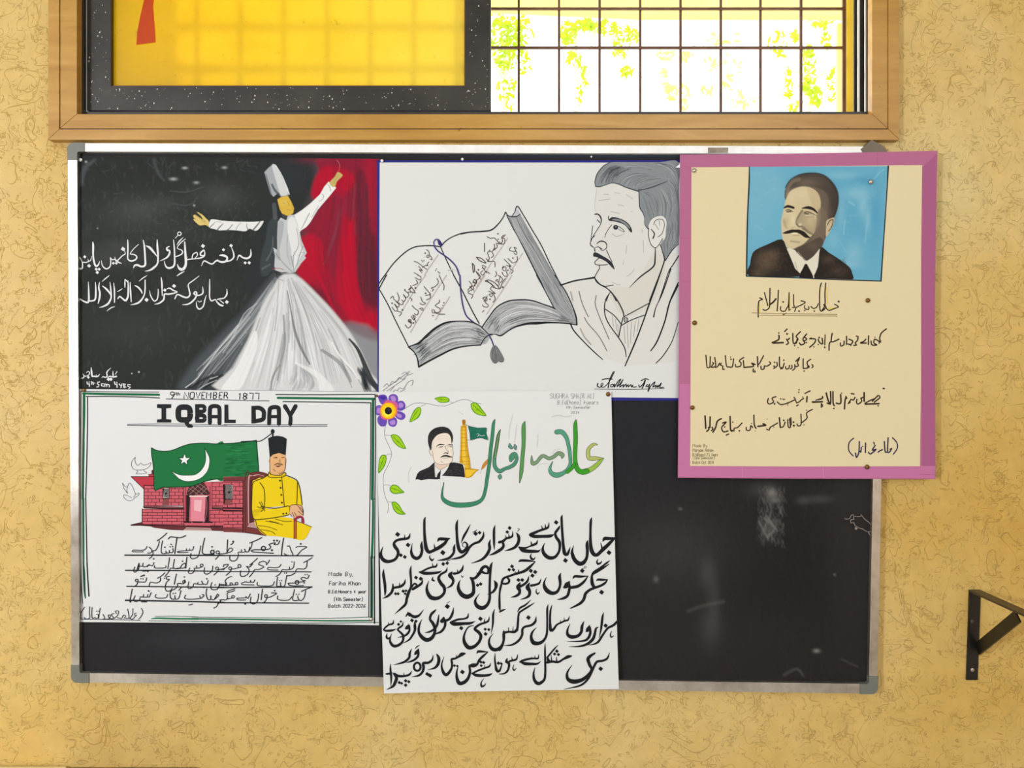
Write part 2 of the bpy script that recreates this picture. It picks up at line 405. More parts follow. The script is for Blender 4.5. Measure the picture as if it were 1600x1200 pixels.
class Canvas:
    "a finely divided painted sheet: paint is mixed per vertex"
    def __init__(s, plane, quad, nx, ny, lift=0.0):
        s.pl = plane; s.nx, s.ny, s.lift = nx, ny, lift
        u, v = np.meshgrid(np.linspace(0, 1, nx), np.linspace(0, 1, ny))
        tl, tr, br, bl = [np.array(q, float) for q in quad]
        XY = ((1-u)*(1-v))[..., None]*tl+(u*(1-v))[..., None]*tr+(u*v)[..., None]*br+((1-u)*v)[..., None]*bl
        s.X, s.Y = XY[..., 0], XY[..., 1]; s.col = np.zeros((ny, nx, 3)); s.c = col('000000')
        s.bx = (min(tl[0], bl[0]), max(tr[0], br[0])); s.by = (min(tl[1], tr[1]), max(bl[1], br[1])); s.x0 = s.y0 = 0; s.s = 1
    def win(s, xa, xb, ya, yb):
        m = 14
        def idx(a, lo, hi, n): return int(np.clip((a-lo)/(hi-lo)*(n-1), 0, n))
        return slice(idx(ya-m, *s.by, s.ny), idx(yb+m, *s.by, s.ny)+1), slice(idx(xa-m, *s.bx, s.nx), idx(xb+m, *s.bx, s.nx)+1)
    def blend(s, w_, a, c=None):
        c = s.c if c is None else c
        s.col[w_] = s.col[w_]*(1-a[..., None])+c*a[..., None]
    def segd(s, w_, p, closed=False):
        X, Y = s.X[w_], s.Y[w_]; best = np.full(X.shape, 1e9); bw = np.zeros(X.shape)
        n = len(p)
        for i in range(n if closed else n-1):
            a, b = p[i], p[(i+1) % n]; dx, dy = b[0]-a[0], b[1]-a[1]; L = dx*dx+dy*dy+1e-9
            t = np.clip(((X-a[0])*dx+(Y-a[1])*dy)/L, 0, 1)
            d = np.hypot(X-a[0]-t*dx, Y-a[1]-t*dy)
            wv = (a[2]*(1-t)+b[2]*t)/2 if len(a) > 2 else 0
            if len(a) > 2: k = d-wv < best; best = np.where(k, d-wv, best)
            else: best = np.minimum(best, d)
        return best
    def stroke(s, p, blur, a, c=None):
        p = np.asarray(p, float); q = catmull(p, n=3) if len(p) > 2 else p
        m = q[:, 2].max()/2+blur
        w_ = s.win(q[:, 0].min()-m, q[:, 0].max()+m, q[:, 1].min()-m, q[:, 1].max()+m)
        if s.X[w_].size == 0: return
        d = s.segd(w_, q); t = np.clip((blur-d)/(2*blur+1e-6), 0, 1)
        s.blend(w_, t*t*(3-2*t)*a, c)
    def run(s, text):
        for line in text.strip().split('\n'):
            tk = line.split(' '); cmd = tk[0]
            if cmd == 'c': s.c = col(tk[1]); continue
            if cmd == 'F': s.col[:] = s.c; continue
            if cmd == 'T': s.x0, s.y0, s.s = map(float, tk[1:4]); continue
            if cmd == 'N':
                n, ln, wd, a, x0, y0, x1, y1 = map(float, tk[1:9]); c1, c2 = col(tk[9]), col(tk[10])
                for _ in range(int(n)):
                    x, y = s.x0+R.uniform(x0, x1)/s.s, s.y0+R.uniform(y0, y1)/s.s; an = R.uniform(0, 6.28) if x1-x0 > y1-y0 else R.uniform(-.5, .5)+1.57; l = ln/s.s*R.uniform(.5, 1.5)
                    g = R.random(); s.stroke([(x, y, wd/s.s), (x+l*math.cos(an), y+l*math.sin(an), wd/s.s*.6)], 1.2, a, c1*g+c2*(1-g))
                continue
            if cmd == 'I':
                N = int(tk[1]); wd, al = float(tk[2])/s.s, float(tk[3]); c1, c2 = col(tk[4]), col(tk[5])
                A, B = ' '.join(tk[6:]).split('/')
                A = np.array(A.split(), float).reshape(-1, 2)/s.s+[s.x0, s.y0]; B = np.array(B.split(), float).reshape(-1, 2)/s.s+[s.x0, s.y0]
                A = catmull(A, n=4); B = catmull(B, n=4)
                for k in range(N):
                    f = R.random(); L = A*(1-f)+B*f; a = int(R.random()*len(L)*.6); b = min(len(L), a+3+int(R.random()*len(L)*.7))
                    q = L[a:b]; wv = wd*R.uniform(.5, 1.6); g = R.random()
                    if len(q) > 1: s.stroke([(x, y, wv*(.3+.7*math.sin(math.pi*(j+.5)/len(q)))) for j, (x, y) in enumerate(q)], .7, al, c1*g+c2*(1-g))
                continue
            v = np.array(tk[1:], float)
            if cmd == 'B':
                x, y, rx, ry, a = v; x = s.x0+x/s.s; y = s.y0+y/s.s; rx /= s.s; ry /= s.s
                w_ = s.win(x-2.2*rx, x+2.2*rx, y-2.2*ry, y+2.2*ry)
                s.blend(w_, a*np.exp(-(((s.X[w_]-x)/rx)**2+((s.Y[w_]-y)/ry)**2)))
            elif cmd in 'PQ':
                bl, a = v[0]/s.s, v[1]; p = v[2:].reshape(-1, 2); p = (catmull(p, closed=True, n=3) if cmd == 'P' else p)/s.s+[s.x0, s.y0]
                w_ = s.win(p[:, 0].min()-bl, p[:, 0].max()+bl, p[:, 1].min()-bl, p[:, 1].max()+bl)
                X, Y = s.X[w_], s.Y[w_]; ins = np.zeros(X.shape, bool)
                for (x1, y1), (x2, y2) in zip(p, np.roll(p, -1, 0)):
                    if y1 == y2: continue
                    ins ^= ((y1 > Y) != (y2 > Y)) & (X < (x2-x1)*(Y-y1)/(y2-y1)+x1)
                d = s.segd(w_, p, True)*np.where(ins, -1, 1); bl = max(bl, .35); t = np.clip((bl-d)/(2*bl), 0, 1)
                s.blend(w_, t*t*(3-2*t)*a)
            elif cmd == 'S':
                p = v[2:2+(len(v)-2)//3*3].reshape(-1, 3)/s.s; p[:, 0] += s.x0; p[:, 1] += s.y0
                s.stroke(p, max(v[0]/s.s, .4), v[1])
            else: raise ValueError(line)
    def build(s, name, parent, mt=None, label=None):
        V = s.pl.at(s.X.ravel(), s.Y.ravel(), s.lift)
        i = np.arange(s.nx*s.ny).reshape(s.ny, s.nx)
        Q = np.stack([i[:-1, :-1], i[1:, :-1], i[1:, 1:], i[:-1, 1:]], -1).reshape(-1, 4)
        me = fast_mesh(name, V, None, np.clip(s.col.reshape(-1, 3), 0, 1), quads=Q)
        return tag(link(name, me, mt or M_print, parent), label)

def sheet(name, pl, outline, colr, parent, lift=0.0, thick=.0004, label=None, sub=1):
    "a cut piece of paper with real thickness; outline in photo pixels"
    p = np.array(outline, float)
    n = len(p); q = pl.at(p[:, 0], p[:, 1], lift); b = q.copy(); b[:, 1] += thick
    t = [tuple(x) for x in tessellate_polygon([[Vector((x, y, 0)) for x, y in p]])]
    V = np.concatenate([q, b]); T = list(t)+[(x+n, z+n, y+n) for x, y, z in t]
    for i in range(n): j = (i+1) % n; T += [(i, i+n, j+n), (i, j+n, j)]
    T = np.array(T)
    a, bb, c = V[T[:len(t), 0]], V[T[:len(t), 1]], V[T[:len(t), 2]]
    k = np.cross(bb-a, c-a)[:, 1] > 0; T[:len(t)][k] = T[:len(t)][k][:, ::-1]
    o = link(name, fast_mesh(name, V, T, np.tile(col(colr), (len(V), 1))), M_print, parent)
    return tag(o, label)
P1C=r"""
T 110 230 3.076
c 2c2f2d
F
c 3c403d
B 300 330 220 100 .8
B 700 230 180 90 .6
B 300 880 250 120 .5
B 600 680 150 100 .5
B 560 420 200 60 .4
c 4a4d4d
B 330 300 90 50 .6
B 720 230 80 60 .7
B 200 520 180 60 .5
B 450 270 60 30 .4
B 230 470 60 25 .4
c 2b2d2c
B 500 120 300 60 .6
B 800 150 120 60 .5
B 120 1050 150 120 .5
B 850 900 60 60 .3
c 2c3338
B 1050 130 120 90 .9
B 900 620 60 120 .6
B 980 380 80 100 .5
N 420 30 12 .16 35 40 860 1150 5a5d58 1c1e1d
N 240 14 4 .25 35 40 900 1150 50534f 232524
N 260 16 5 .35 200 180 900 460 5c605c 242726
N 60 26 6 .4 60 60 900 130 54575a 1a1c1c
c 5a5f62
S 8 .5 50 180 20 70 100 24 120 60 10
S 6 .4 400 60 14 420 120 14 450 160 10
S 3 .4 480 210 6 560 215 6 640 190 5
S 3 .4 490 270 6 560 280 6 600 260 5
c b0b4b4
B 550 100 12 6 .8
B 740 98 12 6 .7
B 495 153 16 7 .8
B 605 170 12 6 .7
B 595 280 5 5 .8
B 75 70 5 5 .9
B 130 390 3 3 .8
c 4b4248
P 26 1 1190 50 1480 50 1480 900 1300 830 1090 610 1080 560 1130 440 1100 400 1130 280 1180 180
c 8a1c34
P 16 1 1200 50 1480 50 1480 900 1290 830 1170 700 1090 600 1110 560 1140 420 1110 400 1200 280 1160 230 1195 120
c b80f2e
P 14 .9 1180 140 1240 90 1360 130 1350 200 1280 220 1200 260 1160 230
P 14 .95 1310 400 1370 380 1370 760 1480 800 1480 910 1380 880 1300 760 1270 700
P 14 .85 1110 430 1200 440 1230 560 1270 700 1150 660 1090 600
B 1440 140 30 160 .6
c 561f2c
P 16 .8 1370 130 1420 150 1440 400 1470 450 1480 760 1390 700 1370 500
B 1200 700 70 60 .5
B 1420 600 40 90 .6
c 93273f
B 1300 300 60 90 .5
B 1420 250 30 160 .4
B 1180 60 90 20 .4
c c40a2c
B 1340 700 30 120 .8
B 1340 500 26 120 .6
B 1280 170 50 40 .6
B 1160 500 40 50 .5
B 1430 830 40 50 .7
c 7b4653
S 6 .4 1300 300 12 1270 420 14 1220 560 12
S 5 .4 1370 180 10 1360 300 10 1370 420 10
c 3c3038
S 5 .5 1400 640 10 1430 630 10 1450 650 8
I 60 9 .35 b3122e 5e1c2c 1200 60 1180 300 1150 500 1200 700 / 1480 60 1480 300 1470 560 1480 860
I 40 12 .5 c8062a 9c1230 1310 300 1310 480 1330 660 1400 860 / 1365 360 1370 500 1390 700 1470 880
I 30 10 .5 4a2530 6a2236 1380 150 1385 350 1380 560 1390 700 / 1450 200 1450 400 1460 600 1470 740
I 24 8 .5 c2082c a01030 1190 130 1170 180 1160 220 1150 260 / 1350 130 1340 170 1340 210 1330 240
I 24 8 .45 c00a2c 8a1a32 1110 430 1120 500 1180 620 1260 780 / 1230 440 1240 560 1270 680 1320 840
N 200 14 3 .25 1120 60 1480 880 d01234 6b1a2c
c 8f9094
P 20 1 1300 850 1480 900 1480 1175 1380 1175 1350 1000
c 6b3a48
P 16 .5 1290 830 1480 880 1480 930 1380 900
c 4c5257
P 24 1 990 600 950 640 840 780 760 860 640 980 560 1080 540 1175 900 1175 1000 700
c 303539
P 16 .8 560 1170 600 1120 720 1080 800 1060 760 1175
I 60 5 .5 9aa0a3 2c3236 980 620 850 800 700 960 550 1170 / 1000 640 960 780 870 960 760 1150
I 24 4 .6 c9cccd 7d8388 970 640 870 770 760 900 600 1060 / 980 660 920 800 800 960 640 1150
c d5d6d5
P 8 1 1010 620 1080 610 1200 720 1290 820 1370 930 1440 1080 1450 1175 720 1175 780 1060 850 930 920 760 970 680
I 130 5 .45 f2f2f1 a3a6a8 1010 630 930 780 850 960 740 1170 / 1075 620 1200 740 1330 900 1440 1120
I 50 5 .6 ffffff d8d9d9 1010 660 950 800 880 980 800 1160 / 1060 640 1130 800 1190 960 1260 1150
I 40 7 .35 86898c 6b6f73 1030 640 1030 800 1000 1000 950 1170 / 1080 620 1190 740 1320 900 1430 1120
T 290 400 5.161
c 6d7073
S 3 .8 820 280 8 850 440 12 880 600 20 930 740 22 1000 870 14
S 3 .6 790 480 16 800 700 14 770 860 10 740 1000 12
S 3 .5 750 200 6 740 400 8 720 600 8
S 3 .6 1100 760 24 1230 850 30 1300 950 30 1330 1010 20
I 40 14 .4 8b8e91 b5b8ba 880 870 860 960 820 1020 790 1080 / 980 920 1050 980 1080 1040 1060 1085
S 3 .6 690 1080 12 700 980 14 760 880 14
S 3 .5 600 500 8 560 620 8 500 800 8
c 232628
S 3 .95 1320 670 14 1380 740 24 1420 820 30 1460 920 40 1500 1010 46 1560 1080 40
I 26 22 .6 1c2024 4a4e52 1380 900 1420 980 1430 1040 1440 1090 / 1440 900 1480 980 1530 1040 1560 1090
c 9a9da0
S 2 .8 1240 870 8 1300 960 10 1340 1060 8
S 2 .8 1300 880 8 1380 980 8 1430 1060 8
c 1f2529
S 4 .8 30 1070 16 120 1010 20 220 960 20
S 4 .8 150 1060 24 240 990 26 300 960 18
c d9dbdb
S 2 .8 0 1060 8 100 980 8 230 800 6 420 560 6
S 2 .7 200 990 8 260 970 5
S 2 .7 300 780 5 380 660 6 470 470 6 580 380 4
S 2 .6 100 1080 8 160 1040 8 250 1000 5
c f4f4f3
P 4 .7 400 920 480 760 560 600 580 700 520 900 430 1080 280 1085
P 6 .6 880 860 1000 900 1100 960 1200 1085 1080 1085 1060 990
S 3 .8 1180 700 14 1240 800 14 1330 900 16 1390 990 10
N 120 12 3 .3 420 500 1250 1080 ffffff b5b7b8
c c9cacb
P 3 1 720 0 960 0 930 60 880 130 840 128 800 130 770 130 715 110 700 95
T 400 240 6
c 3c4346
P 10 1 120 640 200 600 210 800 180 1000 170 1100 60 1150 40 1000 90 800
c 656b70
S 4 .7 100 1000 16 150 900 14 160 780 8
S 4 .6 60 1080 20 130 1040 14
S 4 .5 170 480 40 180 600 40
c c5c8c9
Q 2.5 1 205 640 232 600 280 625 300 582 355 572 385 640 412 740 425 810 476 930 425 1005 368 1112 320 1118 200 1085 172 1060 178 960 162 880 200 905 198 780
c e9eae8
P 4 .8 300 620 360 600 400 740 410 850 440 920 400 1000 340 1080 330 900 300 760
c 9fa4a8
P 6 .7 205 650 260 640 250 760 220 900 230 1000 180 960 200 880
S 3 .5 300 760 12 290 900 12 320 1040 8
c 5c6165
S 1.5 .8 440 870 6 410 950 7 380 1050 5
S 1.5 .8 380 700 4 400 860 5 350 960 8 355 1110 5
S 1.5 .7 330 960 8 345 1060 8
S 1.5 .7 180 930 4 250 1020 6 340 1110 6
S 1.5 .6 455 930 5 420 930 4 400 960 4
c ededeb
Q 2 1 358 575 430 530 515 462 600 382 640 310 682 262 702 285 738 300 750 322 700 385 640 455 580 525 505 650 470 690 420 722 408 742 385 650
c 8d9193
S 2 .8 500 560 10 460 640 10 425 705 6
S 2 .7 585 490 6 545 560 7 520 600 4
S 1.5 .8 620 380 6 635 400 7 620 430 5 590 450 4
S 1.5 .9 672 290 5 690 310 7 700 350 7
c c9b26c
P 2 1 765 172 812 200 790 230 760 260 745 300 735 315 715 310 690 285 700 255 740 215
c a08c4c
S 2 .6 775 200 5 750 240 6 725 290 6
c 5c1a26
S 1.5 .6 760 175 4 735 215 4 700 250 4
c e090a0
S 1.5 .6 755 60 3 780 90 4 785 140 3 770 165 3
c a8adb0
Q 3 1 78 175 115 135 160 98 182 102 215 160 262 240 300 325 318 383 300 390 235 404 205 370 165 405 135 375 105 270
c d5d8d8
P 4 .9 150 105 185 110 240 220 300 370 240 395 210 330 180 230 160 160
c 3f474b
S 3 .8 150 290 18 175 340 22 215 385 22
S 3 .6 90 190 8 120 290 14 140 380 14
c ffffff
S 1.5 .9 185 110 5 250 220 6 310 380 5
c d9b446
Q 2 1 200 430 235 407 298 393 330 450 357 510 350 555 325 578 290 582 245 563 222 520
c e3c56a
B 260 460 30 25 .7
c a8823a
S 2 .7 245 455 5 275 470 6
S 2 .7 300 450 5 310 490 6
S 2 .6 290 525 6 330 528 6
S 2 .5 335 470 5 345 520 6
c 3f464a
P 2 .9 245 570 290 590 280 625 250 600
c a33040
S 1.5 .8 150 1080 6 220 1075 6 260 1090 6
c 2c2c2c
S 2 .9 100 1160 8 150 1110 14 195 1120 14 190 1140 8
c 85888a
S 2 .7 230 1120 8 300 1130 8 350 1120 6
S 2 .7 180 1170 8 260 1190 6
T 290 240 7.5
c e8e8e6
P 2 1 270 860 290 780 330 770 420 785 560 795 700 800 780 800 870 795 915 792 870 870 820 905 750 880 700 910 600 900 500 895 400 900 340 885
c 5e6468
S 1.5 .9 350 800 5 310 840 10 285 865 12
S 1.5 .9 440 820 8 400 860 14 375 890 16
S 1.5 .9 550 830 8 520 870 10 490 895 14
S 1.5 .7 650 810 5 610 850 8 590 890 8
S 1.5 .8 720 820 6 715 850 8 730 890 14
S 2 .9 870 800 14 830 850 18 790 895 18
S 1.5 .6 360 800 5 420 802 5
c e0c878
P 1.5 1 135 688 155 692 200 720 245 765 272 795 265 850 230 835 170 842 130 815 92 775 110 765 150 790 92 745 105 715 150 740 185 765 200 780 185 740
c b9983f
S 1.5 .6 170 800 4 220 810 6 260 830 5
c 6b5a2c
S 1 .8 105 720 3 150 750 4 190 785 4 230 800 5
S 1 .8 165 700 3 190 745 4 235 800 4
"""
P1=r"""
T 110 350 8.571
c e9eae9
s 105 560 5 115 590 16 140 600 26 158 590 22 160 520 14 140 470 12 120 430 6
s 160 560 10 165 515 14 210 515 14 245 500 12 270 490 12 285 430 5
s 235 470 5 245 500 12
d 192 440 26 d 250 560 30
s 300 240 10 305 290 26 305 420 22 320 520 24 345 565 26 375 545 20 390 500 6
d 345 605 26 d 385 605 26 d 360 648 28
s 415 490 5 430 560 14 480 600 18 530 570 16 540 500 14 535 450 12 560 480 14 595 470 12 610 500 10 640 480 14 690 430 14 720 410 14 735 400 12 725 350 6
s 610 480 10 640 510 20 685 528 8
s 595 440 5 600 470 12
d 575 525 24 d 615 525 24 d 705 335 36
s 768 212 10 770 300 20 768 400 18 770 470 18 820 495 22 880 470 20 885 430 18 840 405 14 800 400 10 850 330 10 910 275 8
s 845 590 6 860 555 24 900 550 28 950 570 24 1000 550 26 1000 450 24 990 300 22 975 215 8
s 1010 290 6 1060 315 30 1110 370 26 1165 440 6
s 1162 210 10 1165 300 24 1172 420 24 1165 530 22 1110 590 28 1060 620 20 1000 632 5
s 1325 300 10 1290 320 20 1300 350 30 1330 360 20 1325 400 24 1290 450 22 1200 495 5
s 1380 210 8 1390 300 18 1395 420 20 1390 550 24 1330 590 26 1280 570 20 1255 495 6
s 1400 440 10 1460 420 16 1500 390 16 1490 350 14 1430 320 10 1480 250 14 1540 200 8
s 1425 280 6 1460 230 16 1510 180 6
o 1460 130 24 24 12
l 9 1440 150 1405 190
s 1530 260 16 1535 400 20 1540 540 22 1500 610 32 1460 600 26 1435 560 10
s 1430 695 6 1470 665 18 1525 635 8
s 95 1050 6 120 1005 22 170 1030 18 220 1050 24 245 1030 24 245 900 20 240 775 6
s 245 1030 16 280 1030 18 330 1010 22 340 900 22 335 780 8
s 390 780 8 380 850 20 395 930 24 385 1010 22 370 1065 8
s 425 770 6 470 730 14 520 690 8
s 430 830 10 480 870 24 530 930 20 550 980 14
s 530 780 8 540 870 18 545 980 20 510 1060 26 450 1100 20 385 1120 5
s 580 790 8 590 900 20 590 1050 14
s 490 1165 6 540 1125 14 595 1105 6
s 630 905 6 660 890 14 695 865 6
s 730 740 6 730 790 18 730 850 10
s 735 745 14 770 780 14
s 770 760 10 775 860 20 770 970 24 740 1025 26 700 1000 20 660 970 20 635 1000 14
s 800 780 8 805 900 20 815 1040 14
s 920 765 6 970 725 14 1025 690 6
s 865 825 12 910 850 22 950 900 20 960 930 10
s 1000 750 14 1000 870 18 985 960 18 930 1040 24 870 1070 20 805 1082 5
d 1020 1015 34
s 1060 890 5 1075 960 14 1120 1030 16 1160 1010 16 1175 940 14 1175 870 8
s 1215 715 10 1225 800 22 1230 960 10
s 1290 870 10 1330 860 18 1380 890 18 1430 910 14 1370 930 20 1310 940 20 1260 940 20 1250 1010 22 1190 1060 20 1125 1075 5
d 1265 885 28 d 1388 830 32
s 1395 1005 8 1430 945 16 1500 970 20 1543 985 22
T 250 350 8.571
s 330 240 16 345 400 20 350 540 22 310 605 34 255 590 26 232 540 8
s 350 480 14 410 470 14 480 465 14 540 455 18 590 430 20 600 390 14 590 350 12
s 430 460 12 440 410 14 490 380 14 500 420 12 470 455 10
s 350 480 10 365 440 6
s 585 350 20 545 385 22 545 420 18 590 420 12
d 575 295 34
s 225 695 6 270 665 18 325 635 8
s 555 560 6 590 495 18 650 520 18 700 535 18 760 490 20 820 510 26 880 500 26 900 450 26 850 420 30 800 420 14
d 850 345 26
s 730 510 12 770 480 12
s 880 500 20 940 490 18 985 450 20 985 390 18 960 320 8
d 952 290 30
s 1030 485 6 1060 420 20 1110 450 22 1170 460 26 1215 420 24 1215 340 8
d 1140 520 26 d 1195 520 28
s 200 1005 8 235 945 16 300 970 22 360 985 22 400 950 20 390 880 18 380 810 14 440 760 14 525 695 6
s 570 840 8 575 920 20 540 950 18 490 955 18 455 930 24 460 910 14 490 915 20 480 980 20 430 1040 22 370 1075 18 300 1080 6
s 620 955 6 600 1020 16 580 1100 18 530 1140 18 495 1110 18 485 1040 6
l 9 505 1030 530 1045 555 1030
s 665 740 10 665 860 18 665 980 16 690 1030 18 740 1010 14 760 1040 16 800 1080 24 840 1095 20 850 1090 8
s 895 870 8 895 940 20 860 990 16 810 1000 16 770 1010 14
s 800 1020 8 850 1060 14
d 895 1045 32
T 115 560 13.333
s 165 415 20 210 400 24 220 360 20 190 320 6
s 265 300 8 300 270 18 340 300 18 300 360 20 260 370 18 215 370 18
d 308 395 36
s 365 190 14 375 280 34 385 370 30 430 370 28 460 380 26 510 370 26 545 325 8
s 470 340 8 470 375 16
s 585 405 8 610 380 20 660 395 22 700 370 24 690 300 26 720 250 20 775 200 8
s 710 400 14 760 370 24 820 390 24 890 375 34
s 820 260 8 820 330 24 825 380 22
d 725 435 46 d 775 435 46
l 14 870 330 905 270
l 22 280 490 285 530 330 530 325 490 330 580
l 18 370 480 380 540
l 16 400 490 415 545
l 14 390 510 450 515
l 20 540 490 500 500 495 530 530 550 520 590 480 595
l 18 620 530 580 530 580 570 620 580
l 20 650 590 650 530 680 540 690 590 700 540 740 550 745 595
l 24 850 490 865 540 900 540 900 500 905 600
l 20 950 530 980 570 1010 530 985 610
l 20 1040 530 1080 540 1060 570 1090 600 1050 610 1040 540
l 20 1180 550 1130 545 1130 580 1180 600 1150 630
c b8b8b8
d 1213 315 24 d 1360 283 30
"""
